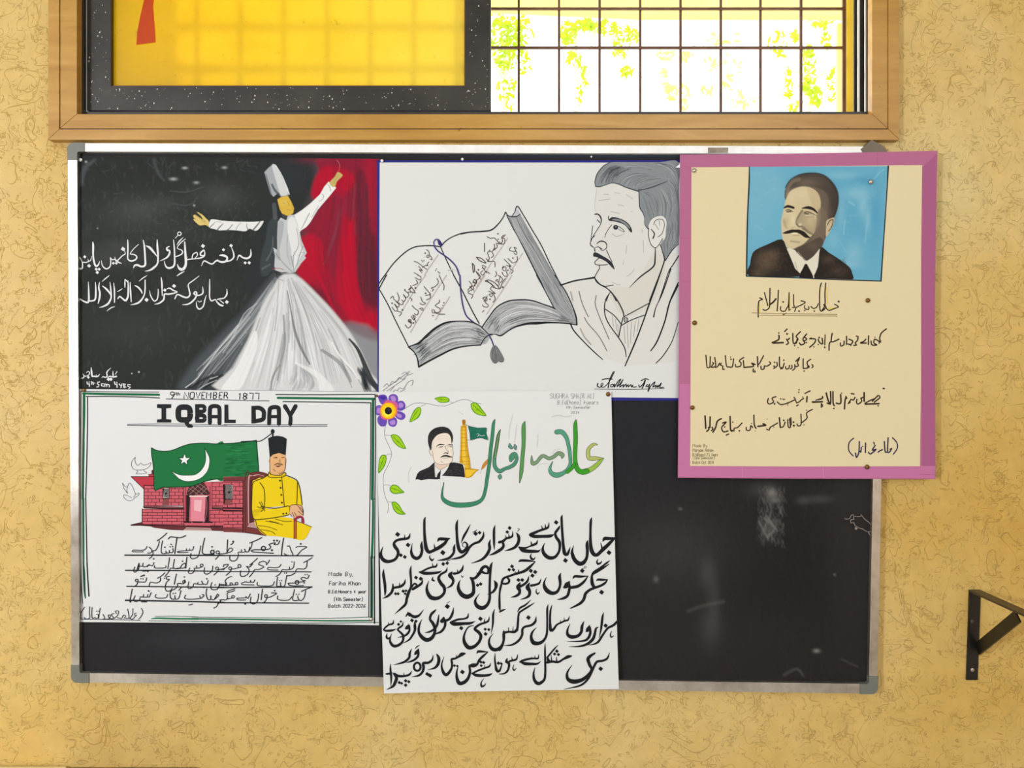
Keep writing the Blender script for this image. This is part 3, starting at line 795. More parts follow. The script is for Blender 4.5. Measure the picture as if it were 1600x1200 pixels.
P2=r"""
# portrait pencil portrait of a moustached man
T 585 240 3.076
c e1e0da
q 1065 150 1150 140 1270 175 1350 450 1450 480 1455 1000 1340 1010 1210 1020 1100 980 1000 880 905 630 1060 598 1070 560 1050 490 1040 440 1085 340 1060 280
c dcdad0
p 1345 470 1400 520 1340 720 1200 780 1130 670 1150 640 1250 630
z
# portrait pencil portrait of a moustached man
T 900 245 9.23
c 8d9396
p 280 430 275 350 320 220 400 130 500 80 800 76 1200 78 1480 80 1485 500 1485 1200 1290 1200 1300 1050 1290 920 1250 860 1200 860 1100 960 1055 1050 1000 1000 985 870 920 730 900 520 860 490 720 440 600 390 520 378 420 410 340 432
T 900 340 9.23
q 1300 0 1485 0 1485 370 1400 460 1280 630 1215 400 1270 280 1300 150
T 900 245 9.23
i 46 5 5f666b a9aeb0 290 410 330 280 420 160 560 100 / 620 390 640 300 750 180 950 100
i 30 5 5f666b aab0b2 600 380 700 290 850 240 1000 250 / 900 480 930 400 1050 340 1250 300
i 40 5 60676b b2b7b8 500 110 700 90 1000 130 1300 260 / 700 200 850 160 1100 200 1350 330
i 40 5 5c6367 adb2b3 900 95 1150 120 1350 250 1470 450 / 1350 90 1440 120 1475 180 1480 300
i 24 5 565d60 9da3a4 750 440 850 360 1000 300 1200 300 / 900 480 1000 460 1120 420 1300 330
i 44 5 62696c aeb3b3 930 500 1050 600 1100 750 1080 960 / 1250 390 1340 500 1400 700 1380 900
i 44 5 62696c aeb3b3 1250 390 1340 500 1390 700 1320 950 / 1380 330 1460 450 1480 700 1480 950
i 30 5 6c7376 999fa0 915 560 960 700 1010 850 1060 1020 / 1080 560 1140 700 1180 820 1160 880
i 26 5 62696c a9aeae 1320 900 1350 1000 1340 1100 1300 1190 / 1480 850 1480 950 1480 1050 1480 1190
i 60 4 3f464c 7a8084 310 400 360 280 440 180 560 120 / 560 380 580 300 660 230 800 180
c 4a5058
s 280 430 6 275 350 10 310 240 12 400 130 10 490 82 8
s 280 425 10 340 432 10 430 405 8 520 378 8 610 392 12 720 440 16 860 485 14 910 500 14
s 900 480 16 1000 465 16 1120 430 14 1250 380 10 1320 350 6
s 905 490 12 912 600 12 920 730 12 960 800 10 990 880 8 995 980 8 1050 1045 10
T 900 340 9.23
i 36 5 5c6367 a4a9aa 1310 100 1290 250 1230 400 1270 560 / 1480 60 1480 180 1470 300 1400 450
i 20 5 666d70 b0b5b5 1300 300 1290 400 1290 480 1290 600 / 1470 160 1460 260 1450 330 1390 440
c e6e4de
T 900 245 9.23
p 1055 1200 1050 1090 1090 970 1150 890 1210 855 1270 870 1305 940 1295 1050 1265 1200
T 900 340 9.23
p 1045 150 1060 80 1100 20 1200 -20 1290 60 1300 150 1270 270 1200 390 1140 432 1090 400 1050 300
c c9c7bf
T 900 245 9.23
l 5 300 460 275 640 270 760 290 790
c b9b7b0
l 7 405 540 470 540
l 7 555 515 630 528
l 7 725 545 820 605
l 7 330 632 490 608
l 7 600 690 690 708
l 7 505 790 630 818
l 5 790 780 815 795
l 7 950 1050 955 1090
T 900 340 9.23
l 6 730 400 720 520
l 6 970 330 975 500
l 6 690 620 680 680
l 6 840 740 800 800 730 850
l 7 520 230 580 270 690 240
l 6 520 930 600 970 640 960
c 303338
T 900 245 9.23
s 470 855 8 465 890 9 480 915 12
p 470 910 520 870 600 880 700 920 770 980 805 1050 805 1088 780 1080 720 1000 640 955 540 930 490 925
s 275 830 14 310 825 18 350 860 20 365 920 12 350 980 8 300 1060 8 240 1160 8 215 1220 8
s 305 905 8 340 945 12
e 572 1017 36 35
l 7 515 980 470 1040 430 1110 415 1160
l 7 610 1000 680 1050 695 1080
l 5 615 1045 660 1070 690 1085
c 8a8c8e
p 520 900 600 895 700 935 760 990 780 1040 700 975 620 930 540 915
e 575 1010 12 10
c 303338
T 900 340 9.23
l 8 240 120 215 330 205 380 240 420 265 440 270 480
l 8 270 260 225 310 208 370 215 405 265 440 275 490
s 300 380 8 330 350 12 370 340 14 420 355 12 445 400 10 430 450 8 380 475 7 350 455 6
s 275 435 6 320 420 8 350 440 12 375 455 8
p 250 520 270 500 310 510 380 550 450 590 510 640 540 690 555 750 500 700 440 640 380 605 320 580 280 565 252 560
l 8 440 470 480 560 520 640
l 9 330 585 290 620 268 650 280 675 340 685 455 678
l 9 335 685 340 730 300 800 272 860 290 920 350 970 410 995 470 985 540 972
c 2c2e30
s 0 908 18 130 885 18 265 860 14
s 1145 435 8 1140 600 20 1130 680 22 1080 740 20 920 860 14 770 1010 4
s 1215 390 8 1250 500 10 1275 580 14 1270 640 14 1215 800 18 1130 1020 18 1060 1200 16
s 1480 380 6 1380 480 10 1290 620 10
s 1480 550 12 1400 680 12 1340 770 10 1280 950 10 1200 1190 10
s 1475 975 16 1400 1120 20 1360 1200 18
c 303338
l 8 1050 150 1045 250 1060 330 1090 400 1140 432 1190 400 1250 300
l 7 1120 100 1140 50 1200 20 1260 40 1275 120 1240 230 1180 280
s 1085 170 8 1130 230 14 1110 300 14
c 8f8f8c
l 7 1140 90 1190 170
l 7 1200 40 1205 110
l 6 40 1060 60 1150 80 1200
T 900 340 9.23
c 303338
s 400 995 8 470 1040 10 530 1110 12 580 1200 14
s 490 1080 8 460 1140 10 440 1200 10
T 870 420 6
c 3a3c3e
s 450 165 5 510 220 12 570 300 12 620 400 12 628 450 8
s 500 220 5 455 300 8 450 420 8 490 520 8 575 640 8 635 740 8 650 825 6
l 7 450 375 540 440 600 515
l 7 628 450 740 390 860 325
l 7 600 535 700 480 820 435
l 8 622 455 600 540 580 640
c 232425
s 985 0 12 930 160 12 870 320 14 800 520 12 730 700 14 640 910 8
s 1070 0 8 990 230 7 930 360 6 908 450 10
s 1138 130 8 1060 310 14 1010 500 10 940 680 10 880 770 8
s 1138 500 5 1080 680 6 1000 810 7 930 885 6
s 355 85 6 400 140 6 450 165 6
s 45 150 10 180 110 14 350 85 10
s 130 520 10 160 580 12 240 670 8 340 770 8 430 850 6
c 4c4e50
o 648 478 18 24 5
l 4 640 460 640 495
l 4 655 460 655 495
c 77787a
l 6 208 210 240 330 295 450
l 6 370 250 360 330 400 450 490 660
l 6 260 455 290 510 400 640 470 770
c a9a8a4
l 9 130 215 150 300
l 9 220 560 260 640 320 710
l 4 520 440 530 540
l 4 550 470 560 580
l 4 570 520 575 620
l 4 630 540 640 700
l 4 660 520 670 740
l 4 700 500 690 700
l 4 735 490 720 640
l 4 770 470 755 580
# title_lettering
c 26262a
s 385 1075 9 380 1100 9 410 1110 7 435 1080 6 420 1070 5 415 1100 7 440 1110 6 490 1060 6 540 965 7 530 965 6 500 1030 8 480 1115 8
l 8 425 1040 470 1030 520 1035
l 7 530 1085 510 1085 505 1105 525 1105 540 1080 540 1110 570 1060 600 1035 575 1080 565 1105 600 1070 620 1040 600 1080 590 1108 625 1085 620 1110 650 1080 650 1108 670 1085 670 1108 695 1085 700 1110 715 1090 700 1100 725 1110 745 1105
l 8 770 1090 775 1110 810 1080 830 1040 820 1080 800 1120
l 7 790 1050 830 1030 860 1040
l 7 850 1085 835 1105 860 1100 870 1080 855 1150 880 1100 920 1060 900 1110 930 1090 925 1115 950 1090 945 1115 980 1070 965 1115 1000 1110
l 4 355 1127 700 1130 1010 1122
# open_book pencil drawing of an open book with a purple ribbon
T 590 310 10
z
c 2e2f33
s 0 1370 10 60 1270 14 120 1190 18 220 1050 18 330 930 14 460 820 14 580 760 14 700 742 14 850 738 16 980 755 18
s 995 745 14 1050 680 14 1150 610 12 1300 550 14 1450 525 14 1600 515 12
l 12 985 760 1060 930 1190 1200
c 5d5186
l 22 885 740 880 680 915 640 960 650 980 700 990 740
l 24 890 755 940 820 1040 890 1120 950 1200 1030 1250 1110 1275 1200
c 3d3172
q 930 650 980 660 1010 710 990 755 950 720
l 6 900 770 950 830 1050 895 1150 980 1220 1070 1260 1180
T 590 430 8
c 5d5186
l 19 1030 0 1035 100 1040 200 1060 340 1085 450 1120 520 1200 590 1270 630
c 3d3172
l 5 1022 20 1030 150 1050 330 1080 450 1115 515 1200 590
c 2e2f33
s 110 0 16 60 90 14 18 172 10
l 10 18 172 120 350 220 560 320 760 388 895
l 11 950 0 1060 200 1180 440 1270 605
c b3b6b8
p 390 895 530 840 650 730 800 640 900 600 1000 585 1150 590 1250 620 1400 700 1440 740 1400 790 1360 850 1300 865 1100 880 900 930 700 1040 520 1145 490 1050 460 970
i 70 5 505458 e4e5e5 400 895 600 770 850 610 1000 590 1200 610 1420 740 / 520 1140 650 1040 850 930 1000 880 1150 865 1290 860
i 26 5 2a2c30 6a6d70 400 900 480 870 540 830 600 790 / 515 1130 560 1080 620 1010 680 960
i 26 5 33363a 8a8d90 1150 640 1250 660 1330 700 1400 740 / 1150 850 1200 850 1260 850 1340 850
c 25272a
s 388 898 20 460 965 14 500 1050 16 515 1145 20
s 388 895 14 460 870 18 530 835 24 610 760 30 720 665 28 850 595 22 1000 575 14 1150 582 12 1250 618 10 1330 665 10 1440 735 14
s 515 1145 24 620 1085 22 780 1000 22 950 920 20 1120 885 16 1290 872 16
l 10 1290 870 1330 800 1380 755 1440 740
T 720 430 8
c b3b6b8
p 270 655 340 550 460 410 600 330 750 312 900 320 1050 365 1200 430 1320 500 1450 590 1440 620 1300 590 1100 590 900 600 700 650 600 700 500 750 440 735 345 735
i 70 5 505458 e4e5e5 285 640 420 450 600 340 800 320 1100 400 1400 590 / 500 745 600 680 700 640 850 600 1100 590 1400 600
i 24 5 3a3d40 85888a 280 650 330 580 390 510 450 450 / 480 745 480 700 500 640 540 600
i 20 5 3a3d40 85888a 1150 420 1250 480 1330 530 1420 590 / 1100 560 1200 570 1300 580 1400 598
c 25272a
s 262 655 12 340 540 14 450 400 16 590 325 16 740 308 18 880 315 16 1020 360 12 1170 415 12 1300 500 8 1420 590 6
s 345 738 8 430 738 8 500 755 18 600 690 14 700 640 18 840 605 28 950 600 32 1100 592 22 1300 600 16 1450 620 14
l 9 262 655 300 690 345 738
c 5d5186
l 13 350 745 385 810 410 880
c 3d3172
l 8 345 740 385 810 412 885
c 6f7274
p 410 880 440 880 480 930 520 1000 542 1050 530 1085 495 1090 470 1080 440 1105 400 1090 370 1030 368 970 385 915
i 26 4 3a3c3e a0a2a3 410 890 380 960 375 1030 400 1080 / 445 890 490 960 520 1020 530 1070
c 9a9da0
T 720 310 8.421
q 600 210 650 245 720 245 780 205 1330 1179 1080 1179
T 720 430 8
q 945 0 1175 0 1260 120 1330 250 1400 420 1455 610 1420 600 1200 450
T 720 310 8.421
i 50 5 62666a c4c6c8 625 250 700 420 850 700 960 920 1090 1170 / 780 220 880 420 1020 640 1160 880 1330 1170
T 720 430 8
i 44 5 585c60 c0c2c4 955 10 1060 200 1170 390 1300 500 1420 590 / 1180 10 1270 150 1350 300 1400 420 1440 590
T 720 310 8.421
c c4c4cc
p 690 230 740 140 770 190 760 220 700 240
c 2e3136
s 0 470 9 130 445 10 300 432 14 400 415 14 480 350 12 550 260 10 588 180 10
s 588 180 10 620 225 10 670 240 10 740 235 10 780 205 8
s 670 235 6 710 180 8 744 102 10 830 230 10 930 400 10 1060 620 10 1160 830 10 1320 1150 10
s 605 225 8 680 380 8 760 520 8 850 700 10 950 900 10 1090 1179 10
T 720 430 8
s 945 0 8 1060 210 8 1160 400 9
s 1175 0 8 1250 110 10 1330 240 10 1400 400 14 1440 520 18 1450 620 20
T 720 310 8.421
c c3b8ae
l 8 615 522 540 640 430 800 350 930 230 1120 200 1170
l 8 815 715 740 830 640 980 560 1120
T 720 430 8
l 8 300 0 150 240
l 8 640 0 480 250 320 490
T 590 430 8
l 8 600 0 480 160 300 450
l 8 860 0 700 240 560 460 410 715
l 9 900 270 720 560
l 8 950 -70 880 -60
T 590 310 10
l 11 945 880 800 1090 730 1200
# book_lettering
c 5a4a46
T 720 310 8.421
s 575 500 7 540 520 6 550 560 8 520 600 8 480 560 8 440 520 8 390 525 8 345 503 8
l 7 590 480 555 490 535 520 575 530 575 590 530 600 510 570
d 488 465 14 d 492 538 12
l 7 500 600 470 590 480 640 450 660 440 600
d 440 668 20
l 9 310 590 312 700
l 7 430 680 410 700 430 750 400 780
d 378 683 12
l 7 400 700 350 710 375 790 350 830 440 830 450 900
l 9 205 775 250 820 330 850 270 790 205 775
l 7 375 830 330 790
l 7 280 880 330 900 300 930 280 900 340 980
d 232 940 16
l 9 150 855 175 880 180 960 165 975 150 855
l 7 290 950 260 980 290 1010 330 960 380 990
l 7 260 1030 240 1000 200 960 230 1010 260 1060
l 7 200 1080 170 1070 160 1110 200 1100 180 1150
l 7 110 1090 150 1150 120 1179
d 178 1145 14
l 7 735 660 700 640 720 700 640 680 660 640
l 7 720 680 740 720 720 740 700 720
l 7 740 760 740 820 690 850 660 830 620 790
d 685 785 14
l 7 570 800 640 870 660 900 600 880
l 7 640 880 650 930 690 950 660 990
l 7 545 910 590 900 590 950 550 940 560 890
d 618 945 14
l 7 600 960 610 1020 570 1020 540 970
l 7 460 960 470 1000 450 1030
l 7 490 1010 550 1060 520 1110
l 7 520 1020 500 1100 510 1140
d 460 1085 12 d 485 1095 12 d 480 1070 12
l 8 320 1090 380 1110 440 1160 340 1080
T 720 430 8
l 7 190 80 200 60 190 110 160 80
l 7 85 190 140 130 160 170 120 190 90 220 150 250 130 290
l 7 110 140 160 190
d 172 128 14
l 7 240 30 200 60 170 50
l 8 305 70 350 60 430 100 480 170 400 150
l 7 460 120 490 170 520 90 560 40
l 7 400 130 370 170 430 230 350 200
d 525 150 18 d 450 60 12
l 7 350 240 400 230 380 270 360 250
d 365 300 14
l 7 270 290 300 270 330 300 300 330 285 290
l 7 330 260 300 330 340 370 330 400 280 390 270 370
l 7 410 240 430 300 400 340
l 7 270 460 290 440
T 590 430 8
l 7 160 290 190 260 200 290
l 7 245 220 270 290 250 330
d 180 350 14 d 310 435 16
l 7 180 400 220 450 250 430 210 360 250 400 270 370 230 330
l 7 200 300 300 370 320 330 300 310
l 7 250 450 300 470 270 510
d 340 185 14
l 7 330 330 350 290 320 240 360 280 390 240 350 200
l 7 385 180 420 150 400 190 430 210 380 210
l 7 410 130 470 220 430 210
l 7 400 280 430 300 425 320
d 473 160 16 d 535 85 12
l 7 440 130 500 100 480 60
l 7 470 30 530 60 540 20 500 0
l 7 345 620 380 660 420 620 390 560 430 600
o 400 570 18 20 7
d 448 597 16
l 7 420 510 450 560 470 520 440 500 480 590
l 7 430 380 470 420 510 450 490 500 460 480
l 7 520 420 560 410 570 440 540 430
l 7 540 270 560 330 600 350 560 370 530 350
l 7 580 140 620 190 660 240 600 250
d 600 225 14
l 7 610 310 660 280 650 230
l 7 680 200 700 180 670 160 720 140 760 90 740 40
l 7 770 0 800 70 830 130 825 185
l 7 680 430 690 470 770 460 780 420 720 380 770 340 770 310
d 690 505 12
l 8 700 430 740 480 840 488
d 800 410 10 d 815 378 10 d 828 345 12
T 590 310 10
l 8 760 800 800 830 810 880 840 920 850 960 820 950
d 742 855 18
o 785 905 18 22 8
d 688 965 12 d 705 990 12 d 722 970 12
l 8 570 985 620 1000 700 1060 770 1110
l 8 800 990 770 1040 790 1050 740 1050 700 1080
l 8 640 1060 700 1130 650 1110 690 1160
l 8 570 1160 640 1200
d 905 1125 12 d 920 1100 12
l 8 940 1140 970 1170
# signature
T 585 240 3.076
c 77787c
l 1.6 40 1140 170 1045
l 1.6 45 1120 60 1105 70 1118 85 1095 100 1100 120 1075 135 1085 165 1055
l 1.6 90 1145 100 1135 110 1140 120 1125 140 1130 160 1100 185 1090 180 1115
l 1.6 115 1150 150 1130
l 1.6 60 1140 150 1080
l 1.4 130 1060 150 1050 160 1065 185 1055
l 1.4 75 1140 95 1120
"""
P3C=r"""
T 1160 255 6.316
c 6fb4cf
F
c 5fa8c8
B 1100 600 300 500 .7
B 700 250 500 200 .4
B 200 1000 200 200 .3
c 86bed2
B 150 200 200 300 .5
B 150 550 160 250 .4
B 330 260 90 160 .5
c 9ccfdf
B 1130 300 130 60 .5
B 1190 420 50 120 .5
B 1000 120 180 40 .4
B 1100 880 90 120 .45
B 1240 560 30 120 .45
B 960 480 50 160 .35
B 1050 1000 120 40 .4
B 900 760 60 100 .3
S 6 .5 1300 150 14 1360 90 14 1400 60 10
S 6 .4 1050 380 20 1100 410 20
S 6 .4 1230 600 12 1210 780 12
S 6 .4 1010 560 16 1000 700 16
N 110 90 22 .12 70 40 1430 1150 b4dae4 4f9cc0
c 4a9ac0
B 1320 500 60 300 .4
B 1200 160 120 50 .5
c 6b5f52
P 3 1 440 860 430 340 420 280 450 200 520 140 600 108 700 100 790 120 860 170 920 250 940 340 935 430 905 530 900 540 870 640 830 720 780 820 700 930 640 965 560 900 510 850
c 4b433c
P 4 1 420 350 418 280 450 205 520 145 600 105 700 100 790 118 865 172 920 250 940 340 935 430 905 535 850 550 830 600 800 560 850 400 830 300 760 250 650 225 560 230 500 250 460 290 430 355
c 6d6054
B 780 420 90 130 .8
B 840 480 60 80 .5
c 7d6e5e
S 8 .8 440 320 30 450 240 34 500 180 36 560 160 36
B 640 190 130 50 .6
c 9a8972
c 3a332e
S 5 .9 425 240 10 470 170 14 560 115 14 680 96 12 790 114 16 870 175 20 925 260 24 942 350 22 930 450 20 900 530 14
B 900 420 40 120 .6
c d8c79f
P 7 1 430 355 470 280 530 245 600 230 680 245 740 290 770 370 770 440 770 560 730 660 660 740 600 800 510 845 440 830 395 740 385 640 385 560 400 480 415 420
c c9b68e
P 12 .8 640 240 740 290 770 380 760 470 700 440 660 330
c 7a6b5a
P 16 .9 740 480 800 440 850 560 820 680 780 820 640 960 520 855 620 800 690 740 720 620
P 12 .5 600 480 540 560 540 620 600 650 690 700 720 600 700 500 640 470
c c8b58f
B 670 570 50 60 .9
c 6a5c4e
S 7 .8 590 470 22 550 530 20 530 580 20 545 610 10
S 8 .7 600 640 30 650 680 26 690 700 20
c b3a07e
S 8 .7 410 560 20 420 610 26 440 640 16
B 430 580 25 40 .5
S 8 .6 490 640 16 520 630 10
c e6d8b4
B 500 560 26 60 .8
B 480 330 40 60 .4
B 590 300 70 50 .4
B 570 605 18 12 .9
c 4a4038
P 8 .8 505 850 640 790 760 730 800 780 770 850 700 930 640 965 560 900
B 650 880 70 60 .5
c 6a5c4e
B 690 820 60 40 .6
c 2e2723
S 2 1 412 440 14 450 425 26 505 440 22
S 2 1 590 445 10 650 438 30 700 455 26 738 490 12
S 2 .9 425 465 8 460 460 12 500 480 6
S 2 .9 440 480 14 475 478 14
S 2 .8 610 490 10 640 480 10 690 495 8 735 520 5
S 2 .8 620 498 12 650 500 12
c e8dcc0
S 2 .8 425 492 6 480 492 8
S 2 .7 620 515 8 690 512 8
c 2a2320
P 2 1 395 692 430 672 480 655 520 655 560 655 610 675 650 715 672 736 620 735 570 700 520 682 480 690 440 696
c efe2c4
S 2 1 490 695 10 540 693 12
c 8a7660
S 4 .7 500 715 6 560 712 6
S 6 .5 480 770 20 560 780 20
c 4f463d
S 3 .7 530 600 8 560 625 12 590 620 10
c cdbb97
P 2 1 825 620 830 570 870 545 905 540 900 600 860 680 825 725
c 5a4f44
S 3 .9 840 610 10 860 570 12 895 560 12 880 630 10 850 670 10
S 2 .6 820 690 6 822 620 6
c e6e0cc
P 2 1 440 840 520 860 580 920 625 965 700 920 770 840 760 930 740 1030 705 1140 660 1040 625 990 590 1050 555 1115 510 1010 470 930
c b5ac98
S 4 .6 550 880 10 620 960 10
S 4 .6 640 1000 8 690 1100 8
S 4 .5 520 980 20 555 1100 10
c 26211e
S 2 .8 530 870 8 580 920 6
P 2 1 625 990 590 1050 555 1118 600 1130 700 1138 660 1040
c 2c2622
P 3 1 70 1115 75 1000 95 900 140 850 250 800 390 750 440 850 480 940 520 1040 555 1120
P 3 1 710 1138 745 1020 770 830 850 880 930 930 1000 980 1060 1030 1085 1090 1085 1150 900 1145
c 6b5a48
B 230 970 90 90 .9
B 300 900 60 50 .6
B 150 1080 60 40 .5
B 850 950 60 40 .4
B 950 1060 80 40 .35
N 100 50 16 .2 130 880 440 1100 6b5a48 2c2622
N 70 40 14 .25 770 960 1030 1130 4b4038 1c1815
"""
P3=r"""
T 1160 255 6.316
# portrait_outline
c 23303a
s 68 35 6 66 200 9 50 560 9 40 1115 9
l 7 40 1115 500 1130 900 1148 1368 1163
s 1440 30 10 1425 300 12 1395 750 12 1368 1163 9
# title_lettering
T 1160 440 6.667
c e8cf60
l 14 180 240 178 320
l 8 880 60 885 230
l 10 490 150 490 290
l 8 270 240 310 220 330 200
l 10 900 280 960 280
c 33271c
l 13 180 170 210 185 175 200 165 260 165 370
l 13 230 115 265 250
l 13 287 70 285 190 280 270 240 300 215 290
l 11 285 240 320 215 350 180
l 13 375 90 370 200 362 305
l 12 400 260 400 300 440 310 460 280 480 240 487 115
d 425 212 14
l 12 425 345 455 330
l 12 487 115 485 300 500 290
l 12 532 135 535 250 545 255
l 12 520 270 555 270 545 310
l 12 555 270 620 240 655 215 610 200
d 590 308 14
l 12 650 250 650 280 690 290 690 260
d 650 300 12
l 12 715 260 740 280 775 265 790 230
d 750 308 12
l 13 822 15 805 100 808 290 840 300 870 260 845 240
l 13 868 15 860 120 860 240 830 300
l 12 870 270 900 300 960 280 1000 262 960 235
d 1003 208 16
c a08d60
l 5 100 326 500 335 985 342
l 5 180 350 500 354 985 360
# verse_lettering
c 3a2c22
l 10 310 635 350 620 380 600 380 560
l 11 320 640 425 636
d 380 535 12
l 9 440 520 465 495
d 465 545 16
l 9 490 590 470 610 460 600 480 640 460 655
l 9 525 540 530 640 560 640 570 600
l 9 605 522 560 570 580 600 540 650
d 545 668 12 d 580 685 9
l 9 670 545 630 600 650 640 610 660 595 640
l 9 650 580 670 600 640 620
d 665 635 12
l 9 700 595 760 600 750 640 700 685
d 715 588 12 d 745 680 10
l 9 790 600 800 630 835 650 830 590
d 800 583 14 d 790 655 10
l 12 862 555 858 660
d 858 685 14
l 9 935 540 925 620 950 625 1005 600
l 9 925 620 905 650 903 715
d 1000 602 12
l 9 1085 570 1085 655
l 9 1060 620 1055 660 1025 670 1020 640
l 9 1100 650 1130 655 1150 620 1110 600
d 1130 662 12
l 9 1205 570 1200 610 1175 640 1190 660 1160 665
d 1188 568 12
l 9 1285 600 1270 620 1230 640 1290 640
l 9 1315 565 1312 655
l 9 1500 492 1445 540 1430 600 1440 630 1380 600 1370 640 1400 660 1350 660 1340 620
d 1425 640 12 d 1380 580 9
T 1070 540 7.273
l 9 240 110 255 250 285 240
l 9 290 125 285 245
l 9 340 135 350 230 300 245 330 200
d 318 192 12
l 9 395 200 370 240 350 250
l 9 415 200 400 220 430 230 430 270 450 270
l 9 460 115 475 235 500 240
l 9 555 150 540 240 510 245
d 525 155 14 d 520 130 10
l 9 670 135 620 170 640 200 630 235 580 240 575 215
l 9 665 170 672 250
l 10 675 248 780 235 760 200 800 215
l 9 780 265 775 295 800 300 795 285
l 10 825 125 830 240
l 9 895 115 850 200 830 220
l 9 960 185 975 205 930 235 905 230 900 265 870 270 865 235
d 935 235 10
l 9 1045 190 1050 230 1010 260
d 1020 190 14 d 1015 235 16
l 9 1075 130 1078 240 1100 250
l 9 1130 200 1110 260 1090 265
d 1125 165 14
l 9 1190 225 1180 260 1150 265 1145 240
l 9 1215 225 1220 250 1200 265
l 9 1250 215 1250 260 1225 280
l 9 1305 135 1260 180
l 9 1300 155 1280 190 1290 230 1250 240
l 9 1345 150 1345 250
l 9 1430 155 1390 190 1400 250 1345 260
d 1355 290 12
o 1405 240 10 12 7
l 9 1445 215 1460 235 1445 252
l 9 1035 580 990 600 1010 640 960 665 940 640 950 600
d 1020 662 16
l 9 1050 640 1090 670 1150 660 1180 650
l 9 1240 590 1255 610 1200 640 1160 655
d 1135 610 10 d 1090 605 12 d 1170 675 10 d 1118 610 12
l 9 1260 620 1270 650 1300 640 1320 620 1350 600
d 1295 530 12 d 1298 502 12 d 1340 585 10
l 9 1270 685 1290 675
l 11 1390 580 1385 640
l 9 1365 545 1390 530 1425 515
l 12 1450 640 1550 640
l 9 1490 620 1560 600 1570 590
l 9 1550 675 1565 690 1550 700
l 12 230 800 238 940
l 11 288 810 285 930
l 11 250 975 275 950 270 930
l 11 310 930 320 950 305 965
l 11 415 830 370 860 350 930 320 985
l 10 430 880 470 870 420 930 440 980 490 970
d 455 925 12
l 9 470 1018 500 1005
l 11 515 805 520 960 535 975
l 9 650 880 600 930 560 940 560 970 535 960
d 545 870 12 d 620 968 14
l 9 700 930 700 960 740 960 750 910 770 930
d 760 885 10
l 10 785 790 790 900 810 940
d 800 970 8
l 12 830 918 920 905 890 890
d 935 835 9
l 9 1055 880 1020 900 970 930 960 960 930 950
d 1010 925 9
l 11 1075 820 1085 930
l 9 1140 870 1120 920 1090 930
d 1125 850 16
l 9 1170 840 1175 920 1200 930 1190 830
l 9 1205 820 1210 900
d 1235 870 16 d 1240 910 18
l 9 1320 780 1320 900 1280 910 1275 890
l 9 1450 725 1385 765 1390 820 1350 860 1320 880
d 1355 900 10 d 1385 735 10
T 1240 540 6.667
l 11 745 610 890 605
l 9 745 600 800 570 850 550 880 520 900 540 840 590
l 9 870 530 840 560 820 580
d 935 447 14 d 945 447 12 d 880 628 12
l 11 735 490 735 580
l 9 700 550 710 580 670 610 655 590 660 560
l 9 700 550 720 540
l 9 630 505 600 500
l 9 640 540 620 570 600 560 570 605
d 585 590 16
l 10 545 540 535 580 530 660
l 9 545 530 555 550
l 10 490 510 490 600 445 600
d 500 495 10
l 11 340 495 360 570 380 610
l 10 385 480 385 600 350 600
l 10 410 480 412 600 425 625
d 420 655 12
l 11 200 590 300 585
l 9 255 565 300 550 300 530
l 9 290 605 300 620 290 635
c 3b3350
l 8 625 965 580 1010 575 1090 620 1150
l 8 1030 960 1075 1010 1080 1070 1040 1130
l 9 685 1000 680 1110 655 1165 645 1120
l 9 705 1060 700 1110 690 1100
l 9 750 1015 748 1115
d 720 1050 10
l 9 850 1040 820 1090 860 1080 800 1130 780 1110
d 835 1010 12 d 840 1025 12
l 9 925 1085 900 1095 880 1110
l 9 945 1000 955 1110 975 1110
l 9 985 960 980 1110 1010 1095 1020 1070 1005 1080
T 1060 640 10.91
# signature
c 8a7a58
t 245 640 52 5 485 Made By
t 245 718 54 5 590 Maryam Rehan
t 240 795 54 5 670 B.Ed(hons) 2.5 Years
t 265 845 46 5 615 (2nd Semester)
t 240 925 50 5 600 Batch Oct 2024
"""
